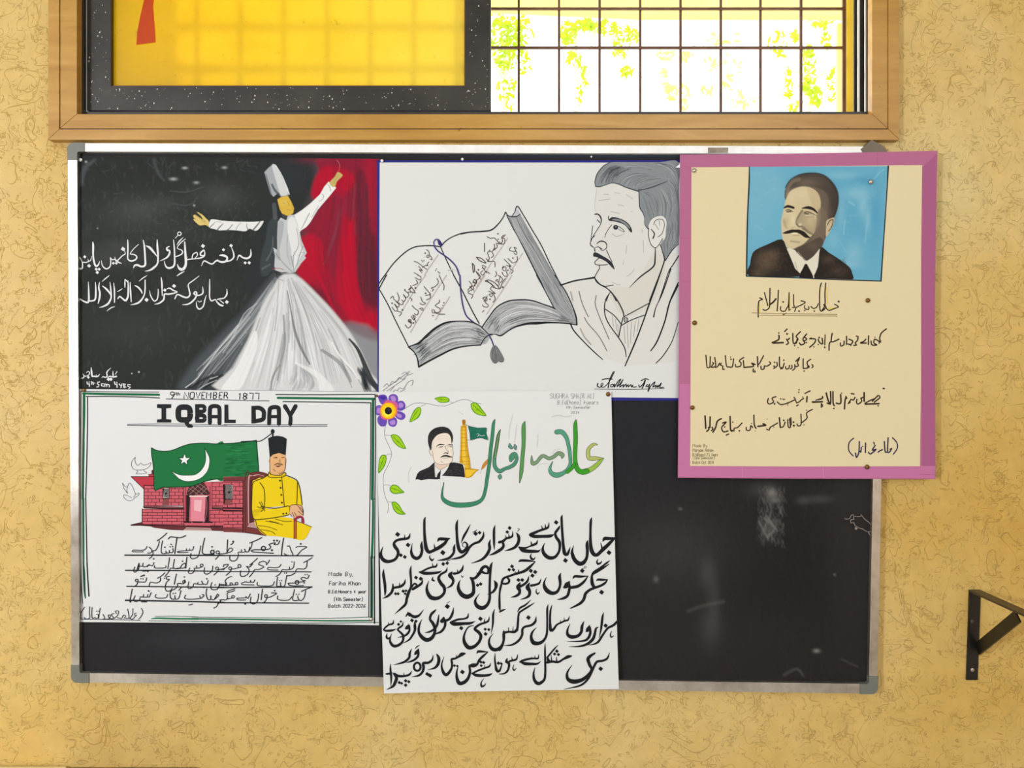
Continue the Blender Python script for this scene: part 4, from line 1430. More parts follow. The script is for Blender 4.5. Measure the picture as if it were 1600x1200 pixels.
P4=r"""
T 115 600 6.667
# border green and black ruled border
c 1c6a44
l 24 100 98 300 104 500 107 700 109 890 112
l 22 112 100 112 300 106 500 104 700 100 900 98 1200
c 1e2a24
l 5 75 76 300 80 890 84
l 7 130 130 400 130 700 136 895 146
l 4 75 76 74 400 72 800 76 1200
l 8 145 140 145 400 138 800 126 1200
l 4 100 110 98 500 90 1200
c 24303c
l 5 965 155 1200 160 1600 165
l 4 560 420 1000 415 1600 428
l 5 560 430 1000 436 1600 440
# heading black block capitals
c 222528
t 1005 155 74 7 1050 9
t 1062 120 34 6 1105 th
t 1150 152 66 7 1609 NOVEMBER
c 26292c
q 868 210 1018 210 1018 250 965 255 965 365 1018 370 1018 402 868 402 868 370 915 365 915 255 868 250
r 1152 308 92 97 60
q 1150 385 1200 385 1205 415 1245 430 1240 455 1190 455 1160 420
r2 1325 258 60 49 40
r2 1325 356 62 50 42
q 1265 210 1310 210 1310 405 1268 405
s 1420 405 44 1420 280 44 1430 240 46 1470 230 44 1510 240 44 1520 280 44 1520 408 44
l 36 1420 340 1520 340
q 1570 215 1612 215 1615 370 1690 372 1690 408 1570 408
T 350 600 6.667
c 26292a
q 285 228 330 228 335 410 285 412
s 310 250 44 370 250 46 410 280 46 415 330 46 400 370 46 310 390 44
s 470 412 44 475 280 44 490 250 46 530 240 44 565 250 46 572 290 44 572 415 44
l 34 470 340 572 340
s 635 232 46 690 330 40 690 416 44
s 745 232 46 690 330 40
c 24303c
l 5 0 165 200 172 470 175
l 5 0 424 500 426 1075 424
l 5 0 440 500 443 1075 440
c 222528
t 150 162 66 7 360 1877
# border green and black ruled border
c 1c6a44
l 24 560 145 900 148 1200 152 1565 155
l 22 1550 155 1550 500 1545 900 1540 1200
c 1e2a24
l 7 540 110 1000 112 1570 108
l 7 615 183 1000 188 1400 193 1530 196
l 7 1530 196 1530 600 1520 1200
l 7 1575 112 1578 600 1572 1200
l 5 1562 150 1560 700 1555 1200
T 0 0 1
c 1c6a44
s 130.2 779 3.3 130.4 830 3 130.7 881 2.5
s 583 779 3.3 582.5 830 3.6 581 872 4
c 1e2a24
l .8 126 779 126 881
l 1.2 134 779 136 881
l 1 578 779 576.8 872
l 1 586 779 585.5 872
T 110 880 8
c 1c5c40
s 165 0 18 172 150 28 178 350 24 188 435 16
c 1e2a24
l 7 128 0 132 150 140 350 150 500
l 11 208 0 215 150 225 300 232 412
l 4 160 0 168 150 172 350
c 2e7a54
s 1010 695 6 1100 688 22 1400 695 22 1600 695 22
c 26503c
l 5 1060 665 1300 662 1600 672
l 5 980 720 1300 722 1600 728
T 300 940 8
c 1e6a44
l 18 0 215 600 222 1200 232 1720 240 2250 238
c 26503c
l 5 0 193 600 200 1200 206 1700 210 2230 192
l 6 0 248 600 255 1200 268 1720 268 2330 260
T 450 870 10
c 14452e
l 36 1305 0 1310 300 1310 700 1308 990
c 1e2a24
l 10 1268 0 1265 400 1262 940
l 14 1350 0 1350 500 1352 1040
l 5 1290 0 1290 500 1290 940
# signature
c 3c3f44
t 635 300 62 7 1015 Made By,
t 645 445 62 7 1130 Fariha Khan
t 630 570 52 7 1220 B.Ed.Honors 4 year
t 720 690 54 7 1165 (4th Semester)
t 630 795 56 7 1205 Batch 2022-2026
T 190 680 7.5
# building red brick building
z
c c23c4c
q 110 485 380 485 390 625 265 628 255 625
q 315 460 380 455 380 490 315 490
c d0606c
q 262 588 725 600 725 830 262 825
q 242 862 725 870 745 1060 242 1045
q 720 560 1200 540 1200 1110 720 1050
c c4505c
x 70 20 8 6
c 5a3236
q 350 410 378 405 378 455 350 458
l 5 315 460 380 456
c 4a2026
k 4 265 588 725 825 6 90
k 4 245 870 745 1045 5 115
k 4 1060 560 1200 830 6 90
k 4 1040 880 1200 1060 4 105
c 7a4a4a
l 22 262 835 725 848
l 20 1060 845 1200 850
c 33181c
l 14 262 850 500 860 725 862
l 14 1062 860 1200 868
l 6 262 588 262 830
l 5 110 485 255 625
l 5 110 485 380 485
l 6 242 862 240 1040
l 5 262 590 470 590
c 6a3034
q 110 1052 240 1020 260 1045 720 1060 1200 1080 1200 1125 1060 1120 720 1115 570 1110 380 1085 340 1070
c 33181c
l 6 110 1052 240 1022
l 8 110 1055 350 1055 720 1062 1200 1072
c c9a8a0
q 720 1115 760 1080 1040 1088 1060 1118
c 6a4040
l 4 745 1095 1045 1103
c 4a2a2a
p 780 700 775 640 800 600 850 575 950 555 990 590 1010 640 1015 700
c b08080
l 3 790 620 900 700
l 3 820 600 960 700
l 3 870 580 1000 680
l 3 920 570 1005 640
l 3 800 690 920 570
l 3 860 700 980 590
l 3 920 700 1000 620
l 3 780 660 860 580
c 2a1c20
q 755 700 800 700 800 820 790 1010 755 1015
q 985 710 1025 712 1025 1015 965 1015 985 850
l 12 740 1018 1060 1020
q 480 625 560 620 560 740 480 745
c e8e4dc
q 498 622 550 620 552 732 490 735
c 2a1c20
x3 495 625 550 730
e 520 682 12 14
c 8a4a4c
q 485 748 555 745 555 822 475 822
c e58a9a
q 810 720 985 720 970 1010 808 1005
c f0b8c0
q 850 760 940 760 930 900 850 880
c c86a7a
x 0 0 0 0
l 4 810 720 985 720 970 1010 808 1005 810 720
c f0d8d0
l 10 800 715 1000 715
c 4a2026
l 4 725 560 725 1050
l 4 745 600 745 1010
l 4 1035 600 1035 1010
l 4 1060 545 1060 870
l 4 720 600 780 600
z
# flag green flag with a white crescent and star
c 1f7540
p 348 152 352 148 400 175 500 190 600 175 700 135 800 105 900 95 1000 95 1100 103 1200 98 1200 510 1100 515 1000 535 900 570 800 600 600 610 480 612 388 640 385 560 370 330 355 230
q 1190 100 1580 60 1590 200 1602 300 1605 440 1600 530 1190 512
c 186236
x 60 90 6 2
c 2a8a4c
x4 380 150 1180 520 70 90
x4 1200 110 1580 500 30 90
c 123a22
l 7 355 150 400 175 500 190 600 175 700 135 800 105 900 95 1000 95 1100 103 1200 98 1400 88 1580 60
l 7 350 150 352 230 368 330 380 500 388 640 480 612 600 610 800 600 900 570 1000 535 1100 515 1200 512 1400 506 1600 490
l 7 1580 60 1590 200 1602 350 1605 440 1602 500
c f4f4f2
p 972 148 1000 200 1028 260 1030 330 1015 400 985 450 940 495 880 525 800 542 740 538 680 515 640 480 588 425 640 450 700 468 780 470 850 465 900 440 940 400 970 350 985 290 985 220
c 123a22
l 4 972 148 1000 200 1028 260 1030 330 1015 400 985 450 940 495 880 525 800 542 740 538 680 515 640 480 588 425 640 450 700 468 780 470 850 465 900 440 940 400 970 350 985 290 985 220 972 148
q 738 205 760 262 820 262 775 300 768 355 730 325 682 350 700 300 660 262 715 258
c f4f4f2
q 738 222 754 268 800 268 762 300 766 342 734 312 695 335 712 298 678 272 722 268
c 4a4a4c
# doves
l 3 162 258 130 290 115 330 120 370 150 402 215 408 285 395 330 360 345 320 310 338 250 350 225 325 190 355 165 330 155 290 162 258
l 3 180 412 190 430 168 455 295 445 270 425 255 408
l 4 195 408 230 410
l 3 10 560 25 620 70 680 60 640 90 560 130 610 165 690 200 675 208 690 190 708 150 740 110 768 60 760 25 725 20 700 60 705 120 735
l 3 8 560 40 600 70 610
l 3 165 690 140 730
T 340 670 6.667
# building red brick building
c d0606c
q 60 500 290 500 290 1080 60 1075
c 4a2026
k 4 60 560 265 820 6 85
k 4 60 860 265 1030 5 100
c 7a3a3c
q 60 505 290 500 290 545 60 545
q 60 1030 290 1040 290 1085 60 1072
q 265 540 292 540 292 1085 265 1080
c 33181c
l 14 60 825 265 832
l 10 60 850 265 855
l 5 60 545 280 545
l 5 265 545 265 1080
q 55 578 160 580 158 735 62 790
c e8e4dc
q 84 585 158 585 155 730 84 728
c 2a1c20
x3 84 585 155 730
e 120 662 13 13
c 8a4a4c
q 84 738 155 738 155 795 66 795
# seated_man
c 7a3a38
q 290 1080 295 500 340 465 420 452 480 460 530 480 470 520 390 540 360 580 360 900 400 1000 500 1110 400 1095
c c89898
s 320 980 16 322 530 16 370 490 16 430 475 12 480 490 8
c 5a2826
l 6 290 1080 290 500 340 465 420 450 490 462 525 478
l 5 312 990 312 520 365 482 420 470 500 490
l 6 345 960 345 540 400 505 470 510
c 5a2a28
q 335 540 400 510 380 560 360 600 365 900 380 960 330 985
c bc9090
q 305 1025 330 985 385 970 410 1030 440 1050
c 3c1c1c
l 4 305 1025 440 1050 505 1110
l 5 285 1080 500 1112
c f0d018
p 395 950 420 1040 500 1110 620 1120 780 1142 900 1155 975 1030 985 1020 900 990 800 960 760 930 600 920
q 540 480 700 490 760 510 820 540 850 600 880 800 750 800 500 820 370 940 360 850 362 600 380 555 440 520
p 362 560 400 530 460 520 500 700 500 820 600 830 720 805 750 800 750 890 600 925 400 950 365 900 358 750
q 530 445 540 440 560 470 650 480 700 455 710 485 660 505 560 505 525 490
c e6c210
x 40 60 8 8
c 3a3414
l 6 530 480 470 515 400 540 365 575 358 700 356 850 375 935 430 945 600 925 740 898
l 6 440 560 480 620 492 700 488 820
l 6 455 810 600 828 740 805 752 850 745 890
l 5 475 830 435 765
l 5 485 830 455 760
l 5 480 835 415 812
l 5 480 835 455 862
l 5 485 830 490 858
l 6 710 485 780 510 830 545 860 640 880 790
l 6 832 560 828 700 825 790
l 6 668 500 680 640 695 800
l 5 535 450 555 475 650 485 700 455 712 480 665 505 560 508 525 490 535 450
l 5 395 950 420 1030 505 1108
l 4 600 940 700 965 770 962
l 4 500 960 600 980 680 1000
l 4 420 1010 520 1020 620 1055
l 4 450 1050 560 1070 600 1100
l 4 820 960 900 990 975 1022
l 4 540 960 640 985
d 650 540 16 d 657 615 16 d 664 688 15 d 670 770 15 d 684 885 14 d 717 880 14
c e8b27c
p 545 300 545 440 560 470 640 480 690 450 700 400 712 330 700 270 640 250 580 270
p 538 320 530 345 545 350
c e6b488
p 750 850 760 800 820 790 870 800 892 850 890 900 860 925 820 930 790 945 780 900 750 890
c c9925e
p 600 440 580 400 600 440 640 455 680 440 640 465
c 5a4028
l 4 545 300 545 440 555 470
l 4 640 475 690 445 705 400 712 310
l 4 648 320 652 355 625 365
l 3 590 300 618 295 s
l 5 585 300 620 303
l 5 668 300 695 298
l 4 580 420 600 440
s 588 378 3 625 362 8 640 372 5 665 368 8 680 378 3
l 4 755 890 775 915
l 4 775 870 800 920
l 4 800 870 830 925
l 4 830 800 880 840 890 880
l 4 840 860 885 895
l 4 850 825 885 870
l 4 750 850 760 800 820 790 870 800 892 850 890 905
c 3a2226
s 605 385 3 630 392 14 660 383 3
c 222528
q 526 100 560 82 620 72 680 82 720 105 708 275 640 252 580 268 543 300
e 573 28 20 25
l 16 572 30 575 85
c 24302a
l 6 245 132 350 128 440 128 500 95 560 50
c c0602c
q 795 930 822 930 822 1145 795 1145
c 5a2a1c
l 4 795 930 795 1145
l 4 822 930 822 1145
c a02848
s 800 960 18 815 935 20 850 915 22 885 930 22 890 975 26
c 4a1a24
l 3 830 940 870 925 872 970
T 190 830 10
# verse_lettering
c 26282a
l 13 50 375 500 375 1000 376 1600 380
l 12 60 612 700 614 1100 620 1600 630
l 12 80 862 700 868 1600 878
l 15 60 1080 600 1090 1200 1102 1600 1115
l 9 335 322 210 322 165 318 175 295 330 298 380 270 395 240
l 9 430 250 470 290 460 335 405 342
l 10 705 30 640 90 555 150
l 9 590 150 570 230 530 300 490 305 490 350 470 395 430 430
l 9 640 150 620 250 625 340 690 345 690 310
l 9 690 340 740 340 745 300
l 9 745 335 800 330 800 270
d 675 250 18 d 755 245 16 d 795 240 16 d 772 205 16
l 11 730 120 760 90 830 95 920 102 1000 70
l 11 862 115 845 230 830 350
l 9 1125 240 1110 290 1060 300 1060 275
l 9 1060 300 1015 305 1010 275
l 9 1010 305 930 310 870 322 900 335 1035 332
l 9 1235 230 1215 330 1190 400 1110 432 1070 400 1085 345
l 10 1298 110 1270 230 1270 350 1400 360
o 1418 325 28 28 12
d 1412 245 20
l 9 1440 330 1440 365 1400 365
o 1500 330 26 22 9
l 9 1525 335 1520 380 1465 440
l 9 1540 355 1600 352
l 9 505 490 480 540 430 530 400 555
l 9 430 520 375 555 330 550 335 500
l 9 330 550 260 550 240 600 270 500 265 590 210 640 185 620 205 560
d 500 432 18 d 408 625 22
l 8 330 625 375 625
l 9 745 415 738 490 720 585
l 9 690 540 690 570 560 578 510 570 515 540
l 9 825 440 810 570 900 580 940 530 990 500 985 570 860 580
l 9 810 580 760 580 745 620 675 710
d 950 470 16
l 10 1020 405 1000 580
o 1250 535 24 20 9
l 9 1250 560 1180 580 1170 540
l 9 1170 580 1130 580 1140 620 1080 665 1040 640 1065 575
l 9 1425 545 1410 620 1340 670 1290 650 1295 570
o 1490 580 24 20 9
l 9 1515 590 1500 630 1440 685
l 9 1515 595 1600 600
d 1590 550 16
l 9 390 730 370 790 290 795 250 790
o 235 770 22 20 9
l 9 250 790 240 830 190 870
d 300 745 15 d 335 745 15
l 11 300 705 335 695 350 688
d 350 688 20
l 9 675 650 620 700 560 735
l 9 605 730 600 780 540 810 450 800 430 850
l 9 745 705 700 715 700 750 745 755 700 800 680 880 700 935 760 930 790 890
d 668 735 14
l 10 855 670 835 760 822 830
l 9 985 760 970 820 900 815 870 820 870 870 800 920
o 975 790 22 20 9
d 980 715 16
l 9 1350 770 1330 830 1270 820 1250 780
l 9 1270 830 1190 830 1190 800
l 9 1190 830 1130 820 1110 870 1060 900 1035 880 1050 790
d 1330 745 18 d 1285 880 16
l 9 1530 820 1500 900 1430 915 1390 880 1410 800
l 9 1530 830 1600 835
d 1460 840 15
l 10 165 905 150 980 130 1075
d 135 1100 22
l 9 460 960 430 1030 400 1030 410 990
l 9 400 1030 340 1030 345 990
l 9 340 1030 290 1030 280 1070 230 1100 185 1080 210 1010
d 420 935 20
l 9 310 1105 390 1105
l 9 715 990 690 1040 560 1045 520 1020 540 990
l 10 785 920 755 970 770 1050 830 1060 830 1010
l 9 830 1060 890 1050 925 930
l 9 940 870 890 925
d 805 975 15 d 840 970 15
l 9 1260 990 1290 1000 1240 1050 1220 1010
l 9 1230 1050 1130 1062 1010 1060 980 1040 1000 1000
l 10 1330 900 1320 980 1350 1070 1390 1060 1390 1010
l 9 1390 1060 1440 1070 1520 1000 1500 980 1450 1060
l 9 1530 1100 1480 1180 1440 1200
l 9 1530 1075 1600 1070
l 9 1050 1155 1105 1140
T 340 830 10
l 12 0 380 700 382 1490 384
l 10 0 632 700 632 1460 636
l 12 0 882 700 876 1475 872
l 12 0 1118 700 1120 1420 1125
l 9 0 352 60 355 130 345 210 320 235 280 190 265 140 340
l 10 155 135 150 240 145 345
l 10 205 210 235 190 250 160
d 240 160 20
l 9 500 250 480 320 440 320 420 280
l 9 440 320 380 330 370 290
l 9 380 330 320 330 325 380 290 450 230 468 190 440 190 385
l 10 690 100 600 145 500 185
l 9 540 185 520 260 490 310
l 10 870 345 700 335 560 325 525 305 570 290 680 290 800 280 830 240 800 210 900 180 880 210
o 715 270 32 34 12
l 9 970 150 940 205 880 210
d 880 148 22 d 928 148 22 d 848 298 24
l 11 1030 110 1012 220 995 380
l 9 1090 235 1120 230 1145 300 1175 375 1080 375 1040 350
l 9 1225 255 1250 240 1390 245 1310 300 1240 375 1175 380
d 1298 198 20
l 9 1475 415 1420 450 1345 490
l 9 1400 460 1390 550 1350 590 1240 590 1220 630
l 9 1195 500 1180 570 1130 600 1120 560
l 9 1130 600 1060 605 1010 600 980 660 910 710
d 1160 480 14 d 1195 482 14 d 1045 655 14 d 1075 655 14
l 9 945 608 820 605 775 590 790 565 900 570 960 560 990 520
l 9 810 450 780 500 720 470 650 490 640 520 690 540 720 560 640 600 580 600 550 650 495 715
d 765 518 18
l 9 620 425 560 480 500 530
l 9 545 510 500 560 450 550 490 600 470 670 400 708 355 690 360 620
o 340 545 24 24 9
l 9 330 570 250 590 220 590
o 195 580 22 22 9
l 9 215 590 190 640 130 690
l 9 90 530 165 520 110 580 0 600
l 9 1430 690 1400 740 1340 720 1300 740 1330 770 1370 770 1330 790 1230 795
o 1240 800 28 30 11
l 9 1215 810 1100 815 1110 840 1200 855 1340 850
d 1365 680 14 d 1400 680 14 d 1352 808 18
l 10 1210 655 1140 690 1080 700
l 9 1080 690 1060 800 1040 860 990 860 980 800
l 9 985 860 925 860 925 800 935 720
d 965 775 14 d 995 772 14
l 9 885 790 850 850 700 856 620 845 620 800
l 9 580 760 560 800 520 795 510 770
l 9 520 795 470 800 440 790 370 815 380 835 570 840
o 295 820 22 20 9
l 9 280 840 230 840
o 210 825 20 18 9
l 9 200 845 120 850 130 800
l 9 215 705 160 730 115 780 140 830 120 850 50 848 20 860 0 900
l 10 1450 880 1400 900 1310 940
l 9 1375 930 1350 1040 1300 1085 1260 1060 1250 1010
l 9 1260 1080 1200 1085 1170 1060 1200 910
d 1230 985 14 d 1270 985 14
l 9 1155 1025 1110 1075 1000 1080 935 1060 940 1010
l 9 840 965 920 970 860 1010 800 1035 760 1035
o 755 1015 22 24 9
l 9 775 1040 740 1100 715 1115
d 890 930 18
l 10 700 905 690 980 680 1070
l 9 640 980 625 1080 590 1130 540 1135 510 1100 520 1030
l 9 510 980 470 1050 440 1020
l 9 440 1040 370 1045 300 1050 320 1075 440 1075
d 430 1135 22
l 9 270 900 200 920 140 945
l 9 265 930 200 950 150 970 150 1050 120 1075 60 1070 40 1100 0 1130
o 240 1025 22 20 9
l 9 225 1045 150 1060
T 110 880 8
c 2e3034
l 5 130 700 500 704 870 715
l 6 175 550 135 620 135 690
l 6 885 565 905 610 880 670 850 700
l 6 820 625 800 630 800 650 825 650 795 680
l 6 240 545 235 620 240 680 200 700 170 680
l 6 270 555 265 640 275 690 300 680 320 690 345 680 345 640 325 640
l 6 370 565 350 690
d 325 600 9 d 345 600 9
l 6 405 640 430 690 400 700
l 6 430 700 480 695 500 650 470 650 490 690 540 690 510 640 545 630
l 6 545 690 590 650 600 600 560 600 575 630
l 6 585 680 640 690 660 650 690 660 670 690
l 6 690 690 730 680 715 575
l 6 740 690 775 640 780 570
l 6 735 690 780 700 800 670
"""
P5A=r"""
# vine green leaves on a grey stem
T 580 605 8
c c9c9c7
l 10 470 1190 465 1100 480 1040 500 1000
l 6 1085 300 1150 340
c 8b8d92
l 7 420 270 480 230 540 203 620 198 720 208 820 230 920 235 980 215 1040 190 1110 162 1180 155 1240 170 1300 195 1370 205
l 6 625 240 680 212
l 6 990 185 1025 195
l 7 180 480 165 560 178 640 215 720 245 790 255 840 235 920 200 1000 160 1080 150 1180 158 1290 180 1380 210 1450 215 1500 205 1570
l 6 175 602 215 600 255 605
l 6 250 835 215 835 190 850
l 6 150 1225 200 1222 240 1228
l 6 215 1430 260 1436
# flower purple, pink and yellow flower
z
c 6f4fb4
p 85 110 130 92 180 98 205 140 200 190 165 225 120 205 95 160
p 215 170 222 110 270 85 320 100 338 150 320 210 270 220 225 205
p 320 200 350 172 400 175 428 220 420 270 375 295 325 285 300 240
p 310 300 370 305 420 335 425 380 385 410 330 395 295 350
p 215 390 260 370 310 385 325 440 300 490 250 492 215 460
p 85 370 120 350 180 370 200 420 180 480 130 492 90 460 76 410
p 62 240 110 225 150 250 150 320 110 350 62 340
z
c 8a6cc8
x 60 20 5 60
c b48ad8
p 240 120 290 110 310 160 270 190
p 350 200 390 200 400 240 350 260
p 330 330 380 350 370 385 320 360
p 230 430 290 410 300 460 250 470
p 75 270 110 260 120 320 75 320
c 4b2fa0
p 95 120 150 108 190 130 150 160
c d8609c
p 215 160 260 175 300 180 335 225 330 270 325 330 290 370 235 400 175 410 125 380 110 320 115 260 150 215 180 170
c f58a3c
e 215 295 108 108
c fbd31c
e 213 295 92 96
c fff04a
e 195 330 60 40
c f6a81a
x2 213 295 70 95 26
c 1d1d20
e 214 295 45 47
c 33333a
e 220 285 18 16
# vine green leaves on a grey stem
c 5a9a20
p 480 438 500 360 535 290 580 250 618 255 625 300 600 370 550 410
p 790 140 850 120 930 120 975 145 975 180 920 195 850 190 815 160
p 1245 210 1290 190 1340 215 1390 280 1440 358 1350 350 1290 320 1255 270
p 245 600 300 590 355 620 400 690 435 770 350 750 290 700 260 650
p 90 1075 90 980 100 900 130 850 180 848 192 890 180 960 140 1030
p 230 1260 270 1218 330 1230 370 1270 415 1316 350 1330 290 1335 245 1310
p 255 1440 300 1432 350 1470 390 1540 430 1588 350 1590 290 1550 265 1490
c a4d41e
p 492 425 510 360 545 300 580 262 608 262 614 300 588 360 545 402
p 815 142 860 130 930 130 962 150 960 172 920 184 850 180 825 160
p 1255 215 1290 202 1335 228 1380 290 1425 345 1350 340 1300 312 1266 265
p 258 608 300 600 350 632 390 695 420 755 350 740 298 692 270 650
p 98 1050 100 980 110 905 135 862 172 860 182 890 170 950 135 1015
p 242 1262 272 1230 325 1240 360 1275 390 1310 345 1318 290 1322 255 1300
p 268 1450 300 1444 342 1480 380 1545 410 1578 350 1578 300 1542 278 1490
c 5d9c14
l 8 505 410 540 350 590 280
l 8 830 145 890 155 950 160
l 8 1270 220 1330 275 1400 335
l 8 275 620 335 680 400 745
l 8 105 1030 130 950 160 880
l 8 250 1260 310 1280 380 1310
l 8 280 1455 330 1520 400 1575
x2 560 330 5 30 8
x2 335 680 5 40 8
x2 1330 280 5 40 8
x2 135 950 5 40 8
x2 880 155 5 30 8
x2 300 1280 5 30 8
x2 325 1515 5 40 8
# minaret yellow tower with a small green flag
c c98a3c
p 1375 1030 1390 970 1430 920 1470 890 1462 940 1420 1000 1388 1030
c 9aa0b8
l 5 1385 1020 1362 1080
# portrait small portrait in a black coat
T 640 640 10
c f1e4d4
p 350 640 350 500 390 420 460 380 560 365 620 380 650 440 670 520 668 600 680 680 668 740 655 820 640 850 600 850 620 880 480 945 420 910 385 800 340 730 305 680 310 620 335 620
c e8cdb8
p 410 850 500 860 600 850 590 880 490 940 430 900
c cfc3b4
l 5 430 440 520 410 600 430
l 5 420 475 520 450 610 465
l 6 370 520 352 600
c 2c2a2c
p 330 640 300 570 285 480 300 380 360 310 440 275 540 268 610 295 655 350 675 410 676 480 655 530 648 460 625 400 585 370 510 370 440 395 390 440 355 500 342 570
z
c 4c484c
x 90 26 6 20
c 2a292b
q 88 1095 120 1000 160 960 300 900 395 815 385 900 395 1050 420 1060 440 1000 490 945 475 1085 420 1090 300 1085 180 1105 130 1088
q 505 1035 560 970 600 910 630 830 690 825 760 835 830 855 850 920 865 1060 800 1050 700 1045 600 1040
z
c 4e4a50
x 60 40 6 10
c 3f3b40
l 8 120 1010 250 950 380 880
l 8 200 1060 300 1000 380 970
c 222222
l 4 395 870 470 940 520 920 600 870
l 4 395 880 390 960 400 1050
l 4 350 640 345 580
l 5 340 620 310 615 305 650 325 700 350 720
l 5 352 640 370 740 385 800 420 840 500 855 600 848 645 835 665 800 670 740 682 700 675 620 660 540
s 420 590 4 430 565 12 475 545 18 545 550 10
s 590 555 6 620 548 14 670 550 12
l 7 455 595 480 578 510 578
l 7 475 592 500 590 525 575
l 6 615 575 640 568 665 575
l 6 630 580 660 588
l 5 560 560 570 620 605 650 600 680
l 4 585 560 590 610
s 530 690 6 560 675 14 600 685 16
s 480 755 4 520 728 22 580 722 26 620 735 26 672 742 6
l 5 520 760 600 755
l 4 490 800 520 830
# minaret yellow tower with a small green flag
c d9a31c
p 780 820 795 560 800 270 830 255 820 200 828 160 870 162 875 200 868 245 890 270 900 560 940 800 960 920 1080 935 1040 970 960 1055 870 1058 860 930 855 860 790 835
c f2c93a
p 815 500 820 300 870 300 875 500 890 700 920 900 870 900 840 850 815 700
p 880 940 1000 945 1040 945 950 1035 885 1040
c b5771a
q 822 162 868 162 874 235 828 235
l 6 800 270 890 270
l 7 798 320 892 320
l 6 798 380 895 380
l 7 795 440 897 440
l 7 793 520 905 520
l 6 790 570 903 570
l 7 785 640 910 640
l 7 783 740 920 735
l 7 780 812 930 812
l 6 840 858 935 850
l 5 830 270 820 500 810 810
l 5 862 270 870 500 880 700 905 910
l 7 870 930 960 925 1080 940
l 5 890 300 905 560 960 910
l 5 960 1050 1000 990 1080 945
c 1f6f58
q 915 255 1100 290 1200 285 1200 380 1225 470 1100 440 955 475 940 360
z
c 3a8a70
x 40 20 8 30
c 1c3a34
l 6 880 235 915 252 1050 285 1200 288 1198 370 1228 472 1130 445 1050 450 958 476 940 370 915 260
l 5 890 475 958 476
c e8f0ee
l 7 1065 420 1080 395 1110 405
l 6 1120 410 1170 405
l 4 1040 385 1090 375
# title_lettering large green outlined lettering
T 580 605 8
g 254035 3f8a68 1545 405 8 1528 460 34 1515 600 38 1495 760 40 1478 940 40 1450 1130 40 1425 1290 38 1385 1400 40 1290 1455 52 1130 1475 58 1000 1460 56 910 1410 46 885 1340 24 908 1190 5
T 770 605 8
g 2a3a30 4f9272 95 530 5 70 600 34 45 750 38 20 900 40 30 1000 44 85 1050 48 150 1020 40 210 1000 44 270 960 44 300 890 36 270 840 60 235 880 70 225 915 40
g 2a3a30 6f9a5c 92 540 6 70 610 22 48 740 26 28 880 24
g 2a3a30 5d9a55 400 430 8 385 500 46 385 700 44 370 880 44 355 1060 44 335 1195 8
g 2a3a30 5c9a86 212 712 20 215 740 44 235 760 30
g 2a3a30 6f9088 275 722 20 280 750 44 285 775 20
g 2a3a30 5c9a86 90 1095 20 88 1120 52 88 1145 20
g 2a3a30 7f9f78 485 855 5 495 950 44 545 940 38 620 860 40 700 890 40 760 870 40 820 825 44 870 850 52 865 885 16
g 2a3a30 58a080 798 560 58 860 560 56 915 620 48 945 720 42 965 850 40 965 970 38 900 1060 44 800 1100 62 730 1070 50 715 1010 30 748 930 5
g 24401c b7bf6a 1305 718 10 1260 715 34 1200 770 40 1190 840 44 1210 890 48 1290 890 46 1380 890 8
g 24401c 9ec050 1385 888 8 1340 930 40 1290 980 52 1220 1030 56 1130 1060 66
g 24401c 3f9f2a 1040 408 8 1032 470 44 1035 650 50 1028 850 50 1035 960 52 1070 1040 60 1130 1060 64 1180 1050 60
g 24401c 3f9f2a 1020 960 40 990 1010 40 930 1060 44
# signature
z
c d4d4d0
l 8 250 350 210 500 200 640
l 8 300 470 270 690
l 8 565 590 555 750
l 8 740 830 780 780 850 770
l 6 560 1030 580 970 700 950
l 14 740 370 820 350 900 370 980 360
c 77777a
t 715 140 62 4 1265 SUGHRA SHAIR ALI
t 808 215 52 4 1315 B.Ed(hons) 4years
t 915 268 34 4 1220 4th Semester
t 975 332 32 4 1080 2024
"""
